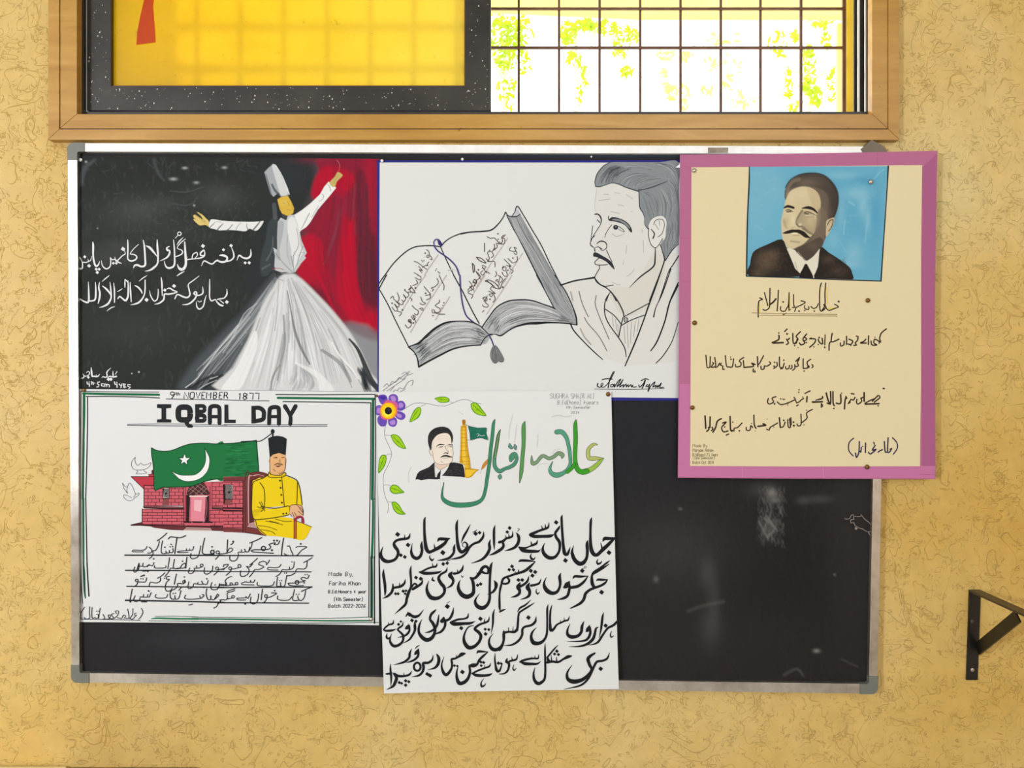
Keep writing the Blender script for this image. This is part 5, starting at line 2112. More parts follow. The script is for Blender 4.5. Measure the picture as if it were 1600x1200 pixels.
P5=r"""
T 780 800 8
s 1296 368 10 1318 332 40 1380 332 36 1445 325 20
s 1445 328 18 1400 370 34 1345 425 42 1300 465 45 1265 500 40 1225 535 40 1185 530 44 1155 480 46 1142 400 38 1140 250 28 1145 120 30 1158 68 6
s 1268 385 6 1280 430 16 1285 460 20
d 1372 508 30
s 1238 590 6 1220 620 18 1235 650 26 1270 635 18 1285 610 4
s 1108 352 6 1098 400 34 1102 500 34 1090 580 34 1050 635 46 1000 645 50 945 600 46 915 530 40 912 480 24 932 418 4
s 790 38 5 780 70 26 785 200 28 795 350 32 805 450 36 820 520 44 850 530 34 870 490 26 888 438 4
d 828 606 30
s 760 170 6 745 200 26 715 240 30 700 270 30 715 320 34 750 370 36 758 430 30 745 500 28 700 560 34 640 575 42 585 550 44 550 500 38 545 450 26 568 388 4
d 712 130 28
s 622 130 5 612 190 24 560 215 28 500 235 28 430 265 34 385 285 30 440 305 40 540 305 36 640 300 36 685 278 6
s 575 150 5 578 190 18
s 530 168 5 540 215 18
s 478 348 5 466 392 26 425 412 28 380 430 16 320 450 22 245 438 14
s 245 440 14 290 475 44 350 490 42 440 492 36 490 490 26 515 468 5
s 398 370 8 405 405 20
s 405 520 6 390 550 18 405 585 28 435 590 18 452 562 5
s 215 260 10 240 300 34 245 350 34 230 400 36 190 445 32 130 470 24 65 488 4
l 8 230 240 255 215 235 205
d 130 200 24 d 100 250 22
s 168 240 6 165 300 22 130 320 26 90 330 26 50 360 26 0 380 30
s 118 270 5 125 315 18
s 80 290 5 88 330 18
s 1150 790 6 1180 750 20 1260 700 22 1340 640 22 1382 608 6
s 1375 650 8 1300 700 22 1220 750 22 1165 785 22 1158 840 34 1165 900 40 1185 935 34
s 1215 862 6 1235 845 26 1300 848 26 1355 845 8
s 1355 845 10 1320 890 26 1260 925 28 1200 945 30 1130 975 30 1080 1020 34 1065 1070 34 1045 1110 34 1000 1150 30 900 1200 14 882 1208 4
d 1280 1003 30
s 920 835 8 945 805 30 1020 808 28 1110 800 6
s 1110 800 10 1060 870 28 990 925 34 930 940 36 890 945 30
s 880 865 8 855 905 60 825 935 44 800 948 8
s 868 868 6 878 920 30 880 945 32 870 1000 32 850 1050 32 800 1080 30 725 1095 6
s 770 760 5 755 810 34 762 880 32 755 940 28 720 1000 34 660 1015 44 600 985 50 565 930 40 562 880 22 590 815 4
d 1038 735 28
o 1075 690 14 12 5
l 6 1065 700 1030 715
s 522 835 5 500 890 24 450 910 26 400 920 30
s 380 885 8 355 940 50 380 990 36 375 1040 34 340 1070 24 265 1095 5
s 470 960 5 460 995 14 480 1025 20 505 1000 5
d 395 735 26 d 450 750 26 d 415 795 26
s 370 800 5 355 860 26 310 905 28 260 930 34
s 265 880 8 235 935 46 255 980 36 250 1020 32 210 1050 28 145 1068 5
d 240 850 24 d 288 850 24
s 245 625 8 265 608 28 350 608 28 450 620 8
s 450 622 10 390 680 30 330 730 34 270 755 30 200 775 28 130 800 26 90 812 24 50 835 28 30 885 26
s 245 720 8 240 760 20
s 200 740 6 200 775 18
s 95 815 20 125 850 26 115 885 26 70 900 24 35 895 24 15 950 26 5 1020 22 3 1110 26 6 1200 26 10 1225 18
s 5 1250 16 40 1230 22 82 1215 5
d 160 680 24 d 125 722 22 d 178 722 22
T 590 800 8
s 1595 340 26 1560 370 34 1520 372 24
s 1515 375 18 1555 375 26 1575 420 30 1550 460 36 1490 500 34 1440 525 24 1395 540 6
s 408 265 5 390 320 28 350 335 30 300 340 30 240 355 30 205 390 30 215 430 40 250 480 36 255 530 32 220 590 32 150 618 36 90 610 44 50 570 40 42 510 26 68 430 4
s 340 285 6 335 335 18
d 250 280 30 d 380 412 28 d 290 540 24 d 340 562 24
s 555 365 5 548 420 32 555 480 32 535 550 34 490 580 40 445 560 38 422 510 32 422 460 18 435 390 4
s 600 65 5 585 100 26 585 250 30 595 380 38 610 460 44 640 500 40 680 490 34 740 460 40 790 430 42 840 390 36 870 350 26 905 330 6
s 705 400 6 715 450 20
s 750 370 8 770 338 34 840 338 34 905 330 8
d 815 508 32
s 658 540 6 650 570 14 680 605 24 705 580 4
s 1003 95 5 988 160 30 990 280 30 1000 390 36 1020 470 40 1050 500 40 1090 480 34 1120 430 28 1115 395 20 1085 375 14 1060 400 8
s 1060 400 8 1065 430 8 1090 440 6
s 1160 155 5 1120 230 22 1075 310 26 1045 385 6
s 968 400 5 955 450 30 950 510 28 900 570 30 830 595 26 745 605 5
s 1325 245 5 1318 310 28 1270 370 30 1205 395 26 1150 440 28 1110 510 26 1050 560 28 980 580 22 910 590 5
d 1225 270 28 d 1275 258 22
l 8 1190 255 1240 225
s 1468 165 5 1455 230 28 1455 380 26 1458 470 6
s 1410 345 6 1395 400 30 1400 460 34 1360 540 34 1290 600 26 1170 642 5
s 78 715 5 72 780 30 90 900 32 95 1000 26 90 1050 6
s 190 900 12 190 960 30 170 1010 30 120 1055 26 65 1080 5
s 345 840 5 335 890 26 290 930 30 240 940 28 195 950 26
s 275 885 6 275 930 18
d 225 1022 20 d 255 1022 20 d 320 990 22 d 355 985 18 d 345 1022 18
s 420 670 5 410 740 26 418 860 24 415 940 24 390 1000 34 365 1080 32 350 1150 30 300 1200 26 215 1275 4
s 425 940 20 460 895 20 490 920 24 440 960 22
s 565 845 5 550 890 28 500 930 28 440 965 30
d 480 820 24 d 540 835 26
s 745 640 5 730 680 24 680 690 22 620 710 22 560 740 20 520 752 12
s 520 750 14 580 765 36 680 765 32 760 755 26 800 735 4
s 685 640 5 690 680 16
s 690 810 6 685 850 24 710 860 16
s 870 690 5 855 740 24 790 780 26 762 830 34 790 890 40 830 940 38 835 1000 32 800 1050 34 740 1080 42 670 1070 48 625 1010 40 615 940 26 640 860 4
d 820 650 24 d 870 640 22
l 8 868 615 905 600
s 1072 660 5 1055 720 28 1010 760 26 950 770 28
s 930 750 14 905 790 52 935 830 36 945 870 30 920 920 26 855 955 5
s 995 720 5 1005 760 18
s 1045 790 5 1060 815 14 1075 800 4
s 1375 770 20 1385 710 30 1350 680 34 1310 700 36 1290 740 40 1250 795 34 1210 830 30 1165 825 20
s 1300 745 36 1340 765 24 1380 765 20
s 1160 820 20 1190 870 36 1200 950 36 1190 1020 44 1120 1060 52 1050 1030 50 1010 960 40 1015 890 20 1035 850 4
s 1240 755 5 1250 800 20
d 1250 915 22 d 1288 900 22
s 1437 625 5 1415 680 30 1405 800 28 1400 950 28 1400 1080 32 1370 1160 36 1310 1200 46 1250 1180 46 1220 1130 34 1230 1080 18 1275 1020 4
s 1455 855 6 1480 900 40 1475 950 32 1440 1000 26 1375 1030 6
d 875 1180 28
l 6 870 1140 905 1115
T 590 940 8
s 200 230 5 190 275 22 140 290 20 95 325 20 72 355 14
s 72 355 14 110 365 26 180 360 26 235 340 4
s 135 255 4 140 290 16
s 120 395 4 110 440 24 130 465 22 155 440 4
s 320 250 4 308 300 20 265 330 22 250 350 20 290 390 24 320 430 28 310 500 26 260 545 32 200 555 34 160 510 28 155 460 18 175 400 4
d 262 285 20 d 290 250 16
s 390 285 8 370 325 46 345 340 12
s 398 300 14 398 360 24 370 405 26 330 430 22 250 450 4
s 465 240 6 465 300 32 465 360 28 430 430 24 390 480 20 315 522 4
d 430 235 24 d 480 245 20
s 350 190 8 385 150 30 430 180 32 470 190 34 520 170 24 575 100 4
s 375 130 8 400 170 34
s 555 220 4 520 300 24 515 380 30 550 440 42 610 480 46 670 460 42 710 400 34 715 330 36 690 270 36 655 220 28 670 160 30 700 130 28 730 100 10
s 765 165 8 755 240 26 740 300 28 700 350 26 640 380 20 590 388 4
s 950 75 5 935 150 28 900 215 28 860 235 30
s 825 200 20 805 245 46
s 825 200 20 843 250 30 840 310 28 800 370 28 750 395 20 700 412 4
d 870 60 30
s 1135 145 5 1125 195 24 1080 215 20 1000 225 24 915 260 24
s 910 265 20 960 280 44 1080 275 34 1160 270 30 1220 245 5
d 1045 332 26
s 1462 95 5 1445 160 24 1440 280 22 1418 405 4
s 1395 190 5 1385 240 22 1340 265 24 1290 280 26 1240 310 28 1215 345 32 1260 380 36 1290 430 36 1270 500 34 1210 560 38 1140 575 46 1090 520 42 1078 440 26 1110 350 16 1150 310 14 1200 300 8
s 1335 215 5 1335 260 18
d 1285 215 28 d 1345 345 20 d 1390 350 20 d 1350 405 24
s 1445 400 4 1400 460 18 1395 530 30 1430 590 42 1490 600 40 1545 560 32 1572 500 28 1580 430 28 1575 380 26
s 425 590 5 400 650 26 395 700 28 340 750 26 270 775 18 205 790 4
s 510 590 8 482 640 40 460 665 8
s 512 600 14 508 670 26 470 720 26 410 750 20 350 762 4
s 470 590 6 490 565 14 525 545 5
o 495 815 42 52 26
s 695 670 5 680 730 24 630 765 28 570 770 30 575 820 32 560 880 28 510 925 24 425 940 4
s 600 745 4 600 770 14
d 620 905 24 d 655 925 26
s 740 660 16 765 710 36 755 780 34 710 830 24 625 852 4
s 160 780 6 160 850 22 170 950 24 165 1055 6
s 105 905 16 150 900 26 180 890 12
s 425 865 5 400 910 24 340 930 26 260 930 30 210 900 24
s 200 900 20 235 950 34 220 1010 36 190 1060 28 110 1102 4
s 325 890 4 330 930 14
d 270 1012 20 d 300 1022 18 d 350 990 22 d 390 1002 20 d 350 1045 22
s 1090 650 20 1050 660 44 1010 690 26 960 715 24 925 720 26 930 780 26 925 830 26 890 890 34 850 915 36 815 870 32 800 790 18 830 690 4
s 985 665 4 985 700 14
d 960 800 18 d 995 805 16
s 1240 650 6 1255 625 28 1310 625 24 1380 630 8
s 1380 630 8 1320 680 26 1270 730 26 1240 790 26 1190 810 28 1150 800 26 1155 880 28 1130 960 34 1080 1010 40 1020 1020 44 990 950 32 990 870 18 1010 800 4
s 1180 790 30 1225 790 36
d 1060 880 28 d 1290 755 20 d 1325 762 20 d 1295 800 18
s 1415 770 5 1395 810 22 1340 830 22 1260 860 22 1180 900 18
s 1180 895 14 1230 920 34 1330 925 32 1400 915 26 1435 895 4
s 1335 790 4 1340 830 14
s 1330 960 5 1295 1010 14 1300 1060 26 1340 1045 14 1350 1020 4
s 1470 645 5 1465 720 18 1475 800 24 1490 860 36 1520 870 26 1550 800 14 1560 780 4
d 1510 770 22 d 1545 775 18
T 780 940 8
s 230 355 20 190 380 28 120 378 24 60 395 30 55 460 28 50 520 24 20 590 24 0 612 16
s 115 320 4 118 370 14
s 60 350 4 62 390 16
s 175 310 4 170 370 14
s 1478 230 6 1455 270 28 1420 300 28 1360 330 26 1320 380 24 1280 440 26 1240 500 26 1190 530 18 1110 545 4
s 1405 370 6 1390 410 14 1400 445 18 1435 425 4
d 1330 300 26
s 1305 135 5 1290 200 26 1275 330 24 1250 450 5
s 1240 320 8 1210 335 22 1195 400 30 1170 470 34 1100 530 30 1000 560 20 870 565 4
s 1130 295 8 1110 350 50 1085 378 10
s 1135 320 20 1137 400 30 1100 470 28 1020 495 20 850 500 4
s 1060 245 5 1035 310 32 1025 380 32 980 430 36 900 440 44 855 410 36 855 350 22 885 275 4
s 880 180 4 860 230 20 820 240 22 780 260 20 720 290 22 680 345 28 645 358 36 635 250 26 640 120 22 660 42 5
s 810 200 4 815 240 12
s 765 230 4 765 260 12
s 612 35 5 600 100 24 600 250 22 595 400 26 560 480 30 500 520 40 430 515 48 400 450 34 415 380 22 465 325 5
s 462 185 5 450 250 28 400 295 28 320 315 26 290 350 28 285 420 28 240 490 28 160 540 22 60 550 4
d 365 200 28
s 230 130 6 260 80 22 330 40 20 395 -22 5
s 440 15 6 370 60 20 290 110 22 245 150 22 235 250 26 225 340 28 200 370 30
s 1378 640 5 1350 710 24 1290 740 26 1225 750 28 1190 800 28 1160 870 26 1120 950 26 1060 1020 24 980 1060 20 810 1095 4
d 1268 840 28
s 1195 645 20 1140 680 34 1110 720 40 1130 790 36 1155 850 30 1110 920 34 1030 980 42 930 1000 52 860 970 40 850 890 24 912 790 4
s 575 525 5 572 600 20 575 760 24 575 900 26 560 980 28 490 1025 40 440 980 34 430 900 22 448 820 4
s 735 545 5 690 590 18 640 650 20 600 700 22
s 905 680 14 860 690 38 800 720 24 740 755 26 660 750 28 600 760 30
s 600 700 20 620 750 44
s 650 670 5 655 745 16
s 715 690 5 720 750 18
d 720 620 22 d 692 655 20 d 740 662 20
s 495 660 4 485 710 20 440 710 20 380 715 24 300 735 26 260 755 20
s 260 750 14 320 775 36 420 780 30 480 775 22 520 745 4
s 445 675 4 450 710 14
s 405 690 4 410 715 12
s 232 660 5 215 720 22 170 735 24 130 745 24
s 100 710 10 90 750 34 120 770 30 120 820 26 100 870 24 60 900 18 0 905 8
s 155 690 4 165 735 16
s 185 790 5 170 830 14 185 860 18 215 830 4
"""
# =================== room ===================
XL, XR, YB, ZT = -3.3, 3.1, -5.2, 3.25
WALL = .24
winL, winR = P(93, 0, 0).x, P(1388, 0, 0).x
winB = P(0, 202, 0).z; winT = winB+.95
def box_obj(name, a, b, m, parent=None, kind=None, bev=0):
    bm = bmesh.new(); box(bm, a, b)
    if bev: bevel(bm, bev)
    o = bm_obj(name, bm, m, parent)
    if kind: o['kind'] = kind
    return o
bm = bmesh.new()
O = [(XL-.2, -.2), (XR+.2, -.2), (XR+.2, ZT+.2), (XL-.2, ZT+.2)]; I_ = [(winL, winB), (winR, winB), (winR, winT), (winL, winT)]
vv = {}
for y in (0, WALL):
    for k, (x, z) in enumerate(O+I_): vv[(k, y)] = bm.verts.new((x, y, z))
for k in range(4):
    j = (k+1) % 4
    for y in (0, WALL): bm.faces.new((vv[(k, y)], vv[(j, y)], vv[(4+j, y)], vv[(4+k, y)]))
    bm.faces.new((vv[(k, 0)], vv[(j, 0)], vv[(j, WALL)], vv[(k, WALL)]))
    bm.faces.new((vv[(4+k, 0)], vv[(4+j, 0)], vv[(4+j, WALL)], vv[(4+k, WALL)]))
bm_obj('wall_back', bm, M_wall)['kind'] = 'structure'
M_ceil = painted('white_distemper', (.75, .74, .7), .04, .8, 3)
M_floor = painted('terrazzo_floor', (.42, .4, .36), .2, .4, 14)
M_side = painted('ochre_paint', srgb('dcb87a'), .06, .6, 4)
box_obj('wall_left', (XL-.2, YB, 0), (XL, 0, ZT), M_side, kind='structure')
box_obj('wall_right', (XR, YB, 0), (XR+.2, 0, ZT), M_side, kind='structure')
box_obj('wall_front', (XL-.2, YB-.2, 0), (XR+.2, YB, ZT), M_side, kind='structure')
box_obj('ceiling', (XL-.2, YB-.2, ZT), (XR+.2, 0, ZT+.2), M_ceil, kind='structure')
box_obj('floor', (XL-.2, YB-.2, -.2), (XR+.2, 0, 0), M_floor, kind='structure')

# =================== window ===================
win = tag(empty('window_1', (0, 0, 0)), 'high window with a varnished wooden surround and dark metal sliding frame', 'window', kind='structure')
TOPY = 600-(winT+.02-ZC)/S     # photo row of the window head (far above the frame)
def mitre_frame(name, outer, inner, h0, h1, m, parent, bev=.0015, sides='lrbt'):
    "four mitred lengths; outer/inner = (left, right, bottom, top) photo pixels at depth h1"
    ol, orr, ob, ot = outer; il, ir, ib, it = inner
    g = .55 if bev > .002 else 0
    S4 = {'b': [(ol, ob), (orr, ob), (ir, ib), (il, ib)], 'l': [(ol, ot), (ol, ob-g*1.6), (il, ib-g*1.6), (il, it)],
          'r': [(orr, ob-g*1.6), (orr, ot), (ir, it), (ir, ib-g*1.6)], 't': [(orr, ot), (ol, ot), (il, it), (ir, it)]}
    out = []
    for k in sides:
        bm = bmesh.new(); pprism(bm, S4[k], h0, h1)
        if bev: bevel(bm, bev)
        out.append(bm_obj(name, bm, m, parent))
    return out
mitre_frame('casing', (75.5, 1405, 218.5, TOPY-60), (92.2, 1388.3, 202.3, TOPY-42), 0, .02, M_wood, win, .003)
mitre_frame('inner_casing', (94.0, 1386.6, 200.6, TOPY-40), (120, 1362.5, 178.5, TOPY-16), -.003, .017, M_wood, win, .0022)
mitre_frame('rebate_strip', (77.5, 1403, 216.5, TOPY-58), (118.5, 1364, 180, TOPY-18), -.002, .0125, painted('dark_rebate', srgb('5a3a18'), .1, .6), win, 0)
DM = M_dark
# outer metal frame (rails)
mitre_frame('metal_frame', (118, 1366, 181, TOPY-16), (131.5, 1361, 174.5, TOPY-8), -.012, -.004, DM, win, .001)
bm = bmesh.new(); pprism(bm, [(116, 176), (1366, 176), (1366, 196), (116, 196)], -.12, -.014); bm_obj('track_sill', bm, DM, win)
bm = bmesh.new(); pprism(bm, [(116, TOPY), (134, TOPY), (134, 186), (116, 186)], -.12, -.05); bm_obj('track_jamb', bm, DM, win)
# vertical tracks on the right: dark fins with bright gaps
for x0, x1, h in ((1334.5, 1340, -.05), (1343, 1351.5, -.036), (1353.8, 1363, -.02)):
    bm = bmesh.new(); pprism(bm, [(x0, TOPY), (x1, TOPY), (x1, 176), (x0, 176)], h-.004, h); bm_obj('track_fin', bm, DM, win)
M_strip = painted('white_gap_light', (.9, .9, .86), .02, .5)  # white strips added to stand for daylight leaking between the fins
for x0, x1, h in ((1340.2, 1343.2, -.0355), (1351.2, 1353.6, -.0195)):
    bm = bmesh.new(); pprism(bm, [(x0, TOPY), (x1, TOPY), (x1, 176), (x0, 176)], h-.002, h); tag(bm_obj('gap_light_strip', bm, M_strip, win), 'white strip standing for daylight between the dark track fins')
# sliding sash with yellow glass
frs = mitre_frame('sash_stile', (136, 767, 172.5, TOPY), (173, 727, 134.5, TOPY+10), -.045, -.012, DM, win, .002)
# glazing bead
mitre_frame('glazing_bead', (171, 729.5, 137, TOPY+8), (175, 725.5, 133.5, TOPY+14), -.035, -.018, painted('brown_bead', srgb('7a4a18'), .1, .5), win, .0006)
def glass_mat(name, tint, haze_col, haze, rough=.1, lit_haze=None):
    m, nt, b = mat(name)
    out = nt.nodes['Material Output']; co = geo_pos(nt)
    tr = nd(nt, 'ShaderNodeBsdfTransparent'); tr.inputs[0].default_value = (*tint, 1)
    tl = nd(nt, 'ShaderNodeBsdfTranslucent'); 
    n = noise(nt, co, 7, 6, .65)
    hc = ramp(nt, n.outputs[0], [(.3, tuple(x*.9 for x in haze_col)), (.7, haze_col)]).outputs[0]
    if lit_haze:   # lit haze of the dusty glass, put into the colour towards mid window
        sx = nd(nt, 'ShaderNodeSeparateXYZ'); nt.links.new(co, sx.inputs[0])
        f = nd(nt, 'ShaderNodeMapRange'); nt.links.new(math_n(nt, 'ADD', sx.outputs[0], math_n(nt, 'MULTIPLY', n.outputs[0], .35)), f.inputs[0]); f.inputs[1].default_value = -.62; f.inputs[2].default_value = .12
        hc = mix(nt, f.outputs[0], hc, lit_haze)
    nt.links.new(hc, tl.inputs[0])
    mx = nd(nt, 'ShaderNodeMixShader'); r = ramp(nt, noise(nt, co, 38, 5, .75).outputs[0], [(.3, (haze,)*3), (.62, (haze,)*3), (.72, (haze*.55,)*3)])
    nt.links.new(r.outputs[0], mx.inputs[0]); nt.links.new(tr.outputs[0], mx.inputs[1]); nt.links.new(tl.outputs[0], mx.inputs[2])
    gl = nd(nt, 'ShaderNodeBsdfGlossy'); gl.inputs['Roughness'].default_value = rough
    m2 = nd(nt, 'ShaderNodeMixShader'); m2.inputs[0].default_value = .04
    nt.links.new(mx.outputs[0], m2.inputs[1]); nt.links.new(gl.outputs[0], m2.inputs[2]); nt.links.new(m2.outputs[0], out.inputs[0])
    return m
M_glass = glass_mat('yellow_film_glass', (.3, .235, .01), (.8, .61, .015), .78, .1, (.78, .67, .24))
bm = bmesh.new(); pprism(bm, [(171, TOPY+5), (729, TOPY+5), (729, 137), (171, 137)], -.028, -.024, -.024); bm_obj('glass_pane', bm, M_glass, win)
# peeling tongue of orange film on the glass
M_film = glass_mat('orange_film', (.7, .27, .004), (.95, .4, .004), .6)
bm = bmesh.new(); pprism(bm, [(222, -60), (247, -60), (239, 10), (242, 45), (243, 66), (228, 68), (213, 70), (214, 52), (219, 25), (225, 0)], -.023, -.0222)
tag(bm_obj('peeling_film', bm, M_film, win), 'dark orange tongue of film hanging on the yellow glass')
# paint specks on the dark frame
bm = bmesh.new()
for _ in range(230):
    if R.random() < .68: x, y = R.uniform(138, 765), R.uniform(137, 172)
    elif R.random() < .5: x, y = R.uniform(138, 171), R.uniform(0, 135)
    else: x, y = R.uniform(730, 765), R.uniform(0, 170)
    c_ = P(x, y, -.0119); r = R.choice((.0005, .0007, .0009, .0014)); k = R.uniform(.6, 1.8)
    vs_ = [bm.verts.new(c_+Vector((r*math.cos(a), -.0002, r*k*math.sin(a)))) for a in [i*1.0472 for i in range(6)]]
    cc = bm.verts.new(c_+Vector((0, -.0006, 0)))
    for i in range(6): bm.faces.new((vs_[i], vs_[(i+1) % 6], cc))
tag(bm_obj('paint_speck', bm, painted('cream_paint_drips', srgb('d8d4c8'), .1, .5, bs=0), win), 'cream paint specks on the dark sash', kind='stuff')
# iron grille outside the glass
M_iron = painted('rusty_brown_iron', srgb('6a4a36'), .3, .6, 30, .3)
gx = [810, 873, 936.5, 1000, 1063, 1126, 1188, 1251.5]
gx = [gx[0]-63*k for k in range(10, 0, -1)]+gx
HG = -.15
bm = bmesh.new()
a0 = P(1319.5, 0, HG)
pprism(bm, [(1317, TOPY), (1322.5, TOPY), (1322.5, 186), (1317, 186)], HG-.006, HG)
gr = tag(bm_obj('grille', bm, M_iron, win), 'rusty brown welded iron bars behind the opening')
for x in gx:
    x += .6
    bm = bmesh.new(); pprism(bm, [(x-1.9, TOPY), (x+1.9, TOPY), (x+1.9, 186), (x-1.9, 186)], HG-.011, HG-.005); bm_obj('grille_bar', bm, M_iron, gr)
for y in (13, 74):
    for dy in (0,) : 
        bm = bmesh.new(); pprism(bm, [(100, y-1.8), (1322, y-1.8), (1322, y+1.8), (100, y+1.8)], HG-.005, HG+.001); bm_obj('grille_bar', bm, M_iron, gr)
for k in range(1, 9):
    y = 13-61*k
    bm = bmesh.new(); pprism(bm, [(100, y-1.8), (1322, y-1.8), (1322, y+1.8), (100, y+1.8)], HG-.005, HG+.001); bm_obj('grille_bar', bm, M_iron, gr)
# bright yellow outside reveal
M_yel = painted('yellow_outside_paint', srgb('f2dc10'), .06, .7, 10)
bm = bmesh.new(); pprism(bm, [(1323, TOPY), (1342, TOPY), (1342, 178), (1323, 178)], -.084, -.08, -.08); tag(bm_obj('glass_pane', bm, M_glass, win), 'narrow strip of the second yellow pane behind the tracks')

# =================== outside ===================
M_pave = painted('pale_concrete', (.62, .58, .5), .1, .8, 2)
box_obj('floor_outside', (-9, WALL, -.3), (12, 16, -.05), M_pave, kind='structure')
M_canopy = painted('pale_yellow_canopy', srgb('f4e878'), .08, .7, 6)
def far_poly(name, pts, h0, h1, m, label, cat):
    bm = bmesh.new(); pprism(bm, pts, h0, h1); return tag(bm_obj(name, bm, m), label, cat)
far_poly('concrete_canopy', [(300, -90), (1500, -90), (1500, 24), (1000, 23), (760, 12), (300, 5)], -2.46, -2.4, M_canopy, 'pale yellow sunlit canopy edge seen through the top of the grille', 'canopy')
bm = bmesh.new(); p_ = P(1313, 0, -2.6)
box(bm, (p_.x-.014, 2.6, -.05), (p_.x+.014, 2.63, P(0, 36, -2.6).z)); 
tag(bm_obj('yellow_post', bm, M_canopy), 'thin pale yellow post just left of the right grille edge', 'post')

def leaf_mat(name, c):
    m, nt, b = mat(name); out = nt.nodes['Material Output']
    b.inputs['Base Color'].default_value = (*c, 1); b.inputs['Roughness'].default_value = .5
    tl = nd(nt, 'ShaderNodeBsdfTranslucent'); tl.inputs[0].default_value = (*c, 1)
    mx = nd(nt, 'ShaderNodeMixShader'); mx.inputs[0].default_value = .6
    nt.links.new(b.outputs[0], mx.inputs[1]); nt.links.new(tl.outputs[0], mx.inputs[2]); nt.links.new(mx.outputs[0], out.inputs[0])
    return m
M_leaf = leaf_mat('sunlit_leaf', (.36, .5, .015)); M_leaf2 = leaf_mat('pale_leaf', (.5, .6, .15))
M_bark = painted('pale_bark', (.62, .56, .46), .15, .8, 20)
def tree(name, label, h, clusters, twigs, lm, trunk):
    t = empty(name, P(trunk, 600, h)); t.location.z = -.05; tag(t, label, 'tree', 'trees outside the window')
    bm = bmesh.new()
    a = t.location.copy(); b = P(trunk, 60, h)
    tube(bm, [a, a.lerp(b, .4)+Vector((.05, 0, 0)), a.lerp(b, .75), b], [.07, .055, .035, .015])
    for tw in twigs:
        tube(bm, [P(x, y, h+R.uniform(-.1, .1)) for x, y in tw], [.011-.007*i/(len(tw)-1) for i in range(len(tw))], 5)
    bm_obj('trunk', bm, M_bark, t)
    V, T = [], []
    for (x, y, rx, ry, n) in clusters:
        for _ in range(int(n*.6)):
            aa = R.uniform(0, 6.28); rr = math.sqrt(R.random()); c_ = P(x+rx*rr*math.cos(aa), y+ry*rr*math.sin(aa), h+R.uniform(-.3, .3))
            L = R.uniform(.018, .034)*(-h/5+.35); u = Vector((R.gauss(0, 1), R.gauss(0, .5), R.gauss(0, 1))).normalized(); v = u.orthogonal().normalized()
            v = (v*math.cos(aa)+u.cross(v)*math.sin(aa))
            i = len(V); V += [c_-u*L, c_+v*L*.42, c_+u*L, c_-v*L*.42]; T += [(i, i+1, i+2), (i, i+2, i+3)]
    o = link('foliage', fast_mesh('foliage', V, T), lm, t); o['kind'] = 'stuff'
    return t
tree('leafy_tree', 'bright green leafy tree at the left edge of the open window', -4.5,
     [(790, 55, 26, 30, 330), (812, 52, 22, 30, 160), (790, 92, 16, 16, 130), (792, 135, 16, 40, 120), (818, 95, 14, 22, 60), (770, 30, 20, 12, 60), (720, 60, 60, 60, 300), (560, 70, 60, 60, 200), (640, 60, 40, 40, 100)],
     [[(786, 180), (792, 120), (810, 70)], [(792, 140), (770, 90), (760, 60)]], M_leaf, 788)
tree('branching_tree', 'green tree with two leafy clumps behind the second and third grille gaps', -5.2,
     [(888, 52, 14, 18, 210), (915, 38, 16, 9, 140), (945, 42, 18, 12, 90), (975, 58, 22, 20, 110), (896, 92, 12, 12, 70), (912, 118, 6, 16, 40), (905, 150, 6, 18, 30), (968, 85, 12, 8, 40), (980, 112, 9, 9, 40), (990, 55, 10, 8, 30)],
     [[(928, 90), (905, 150), (890, 180)], [(960, 80), (1000, 115), (1028, 172)], [(940, 20), (925, 70), (905, 120)]], M_leaf, 900)
tree('sparse_tree', 'sparse pale tree in the middle of the open window', -6.5,
     [(1040, 85, 14, 8, 40), (1042, 125, 9, 20, 40), (1050, 145, 8, 12, 30), (1072, 90, 12, 10, 40), (1070, 150, 8, 22, 45), (1130, 60, 30, 10, 40), (1110, 100, 10, 10, 25), (1107, 140, 12, 8, 25), (1140, 110, 20, 30, 60), (1160, 155, 30, 14, 50)],
     [[(1080, 178), (1086, 140), (1094, 95)], [(1045, 80), (1085, 105), (1100, 70)], [(1120, 170), (1150, 140), (1175, 125)], [(1040, 110), (1055, 140)]], M_leaf2, 1084)
tree('young_tree', 'young tree with yellow leaves at the right of the open window', -4.8,
     [(1262, 110, 13, 40, 260), (1275, 152, 10, 16, 120), (1242, 55, 8, 8, 50), (1232, 130, 8, 22, 60), (1282, 32, 20, 10, 90), (1290, 55, 8, 20, 40), (1215, 70, 16, 22, 50), (1300, 130, 8, 30, 60), (1240, 165, 10, 10, 40)],
     [[(1262, 178), (1264, 120), (1250, 60)], [(1264, 130), (1290, 112), (1306, 104)], [(1262, 120), (1225, 105), (1200, 92)], [(1255, 160), (1215, 140), (1185, 160)]], M_leaf, 1263)

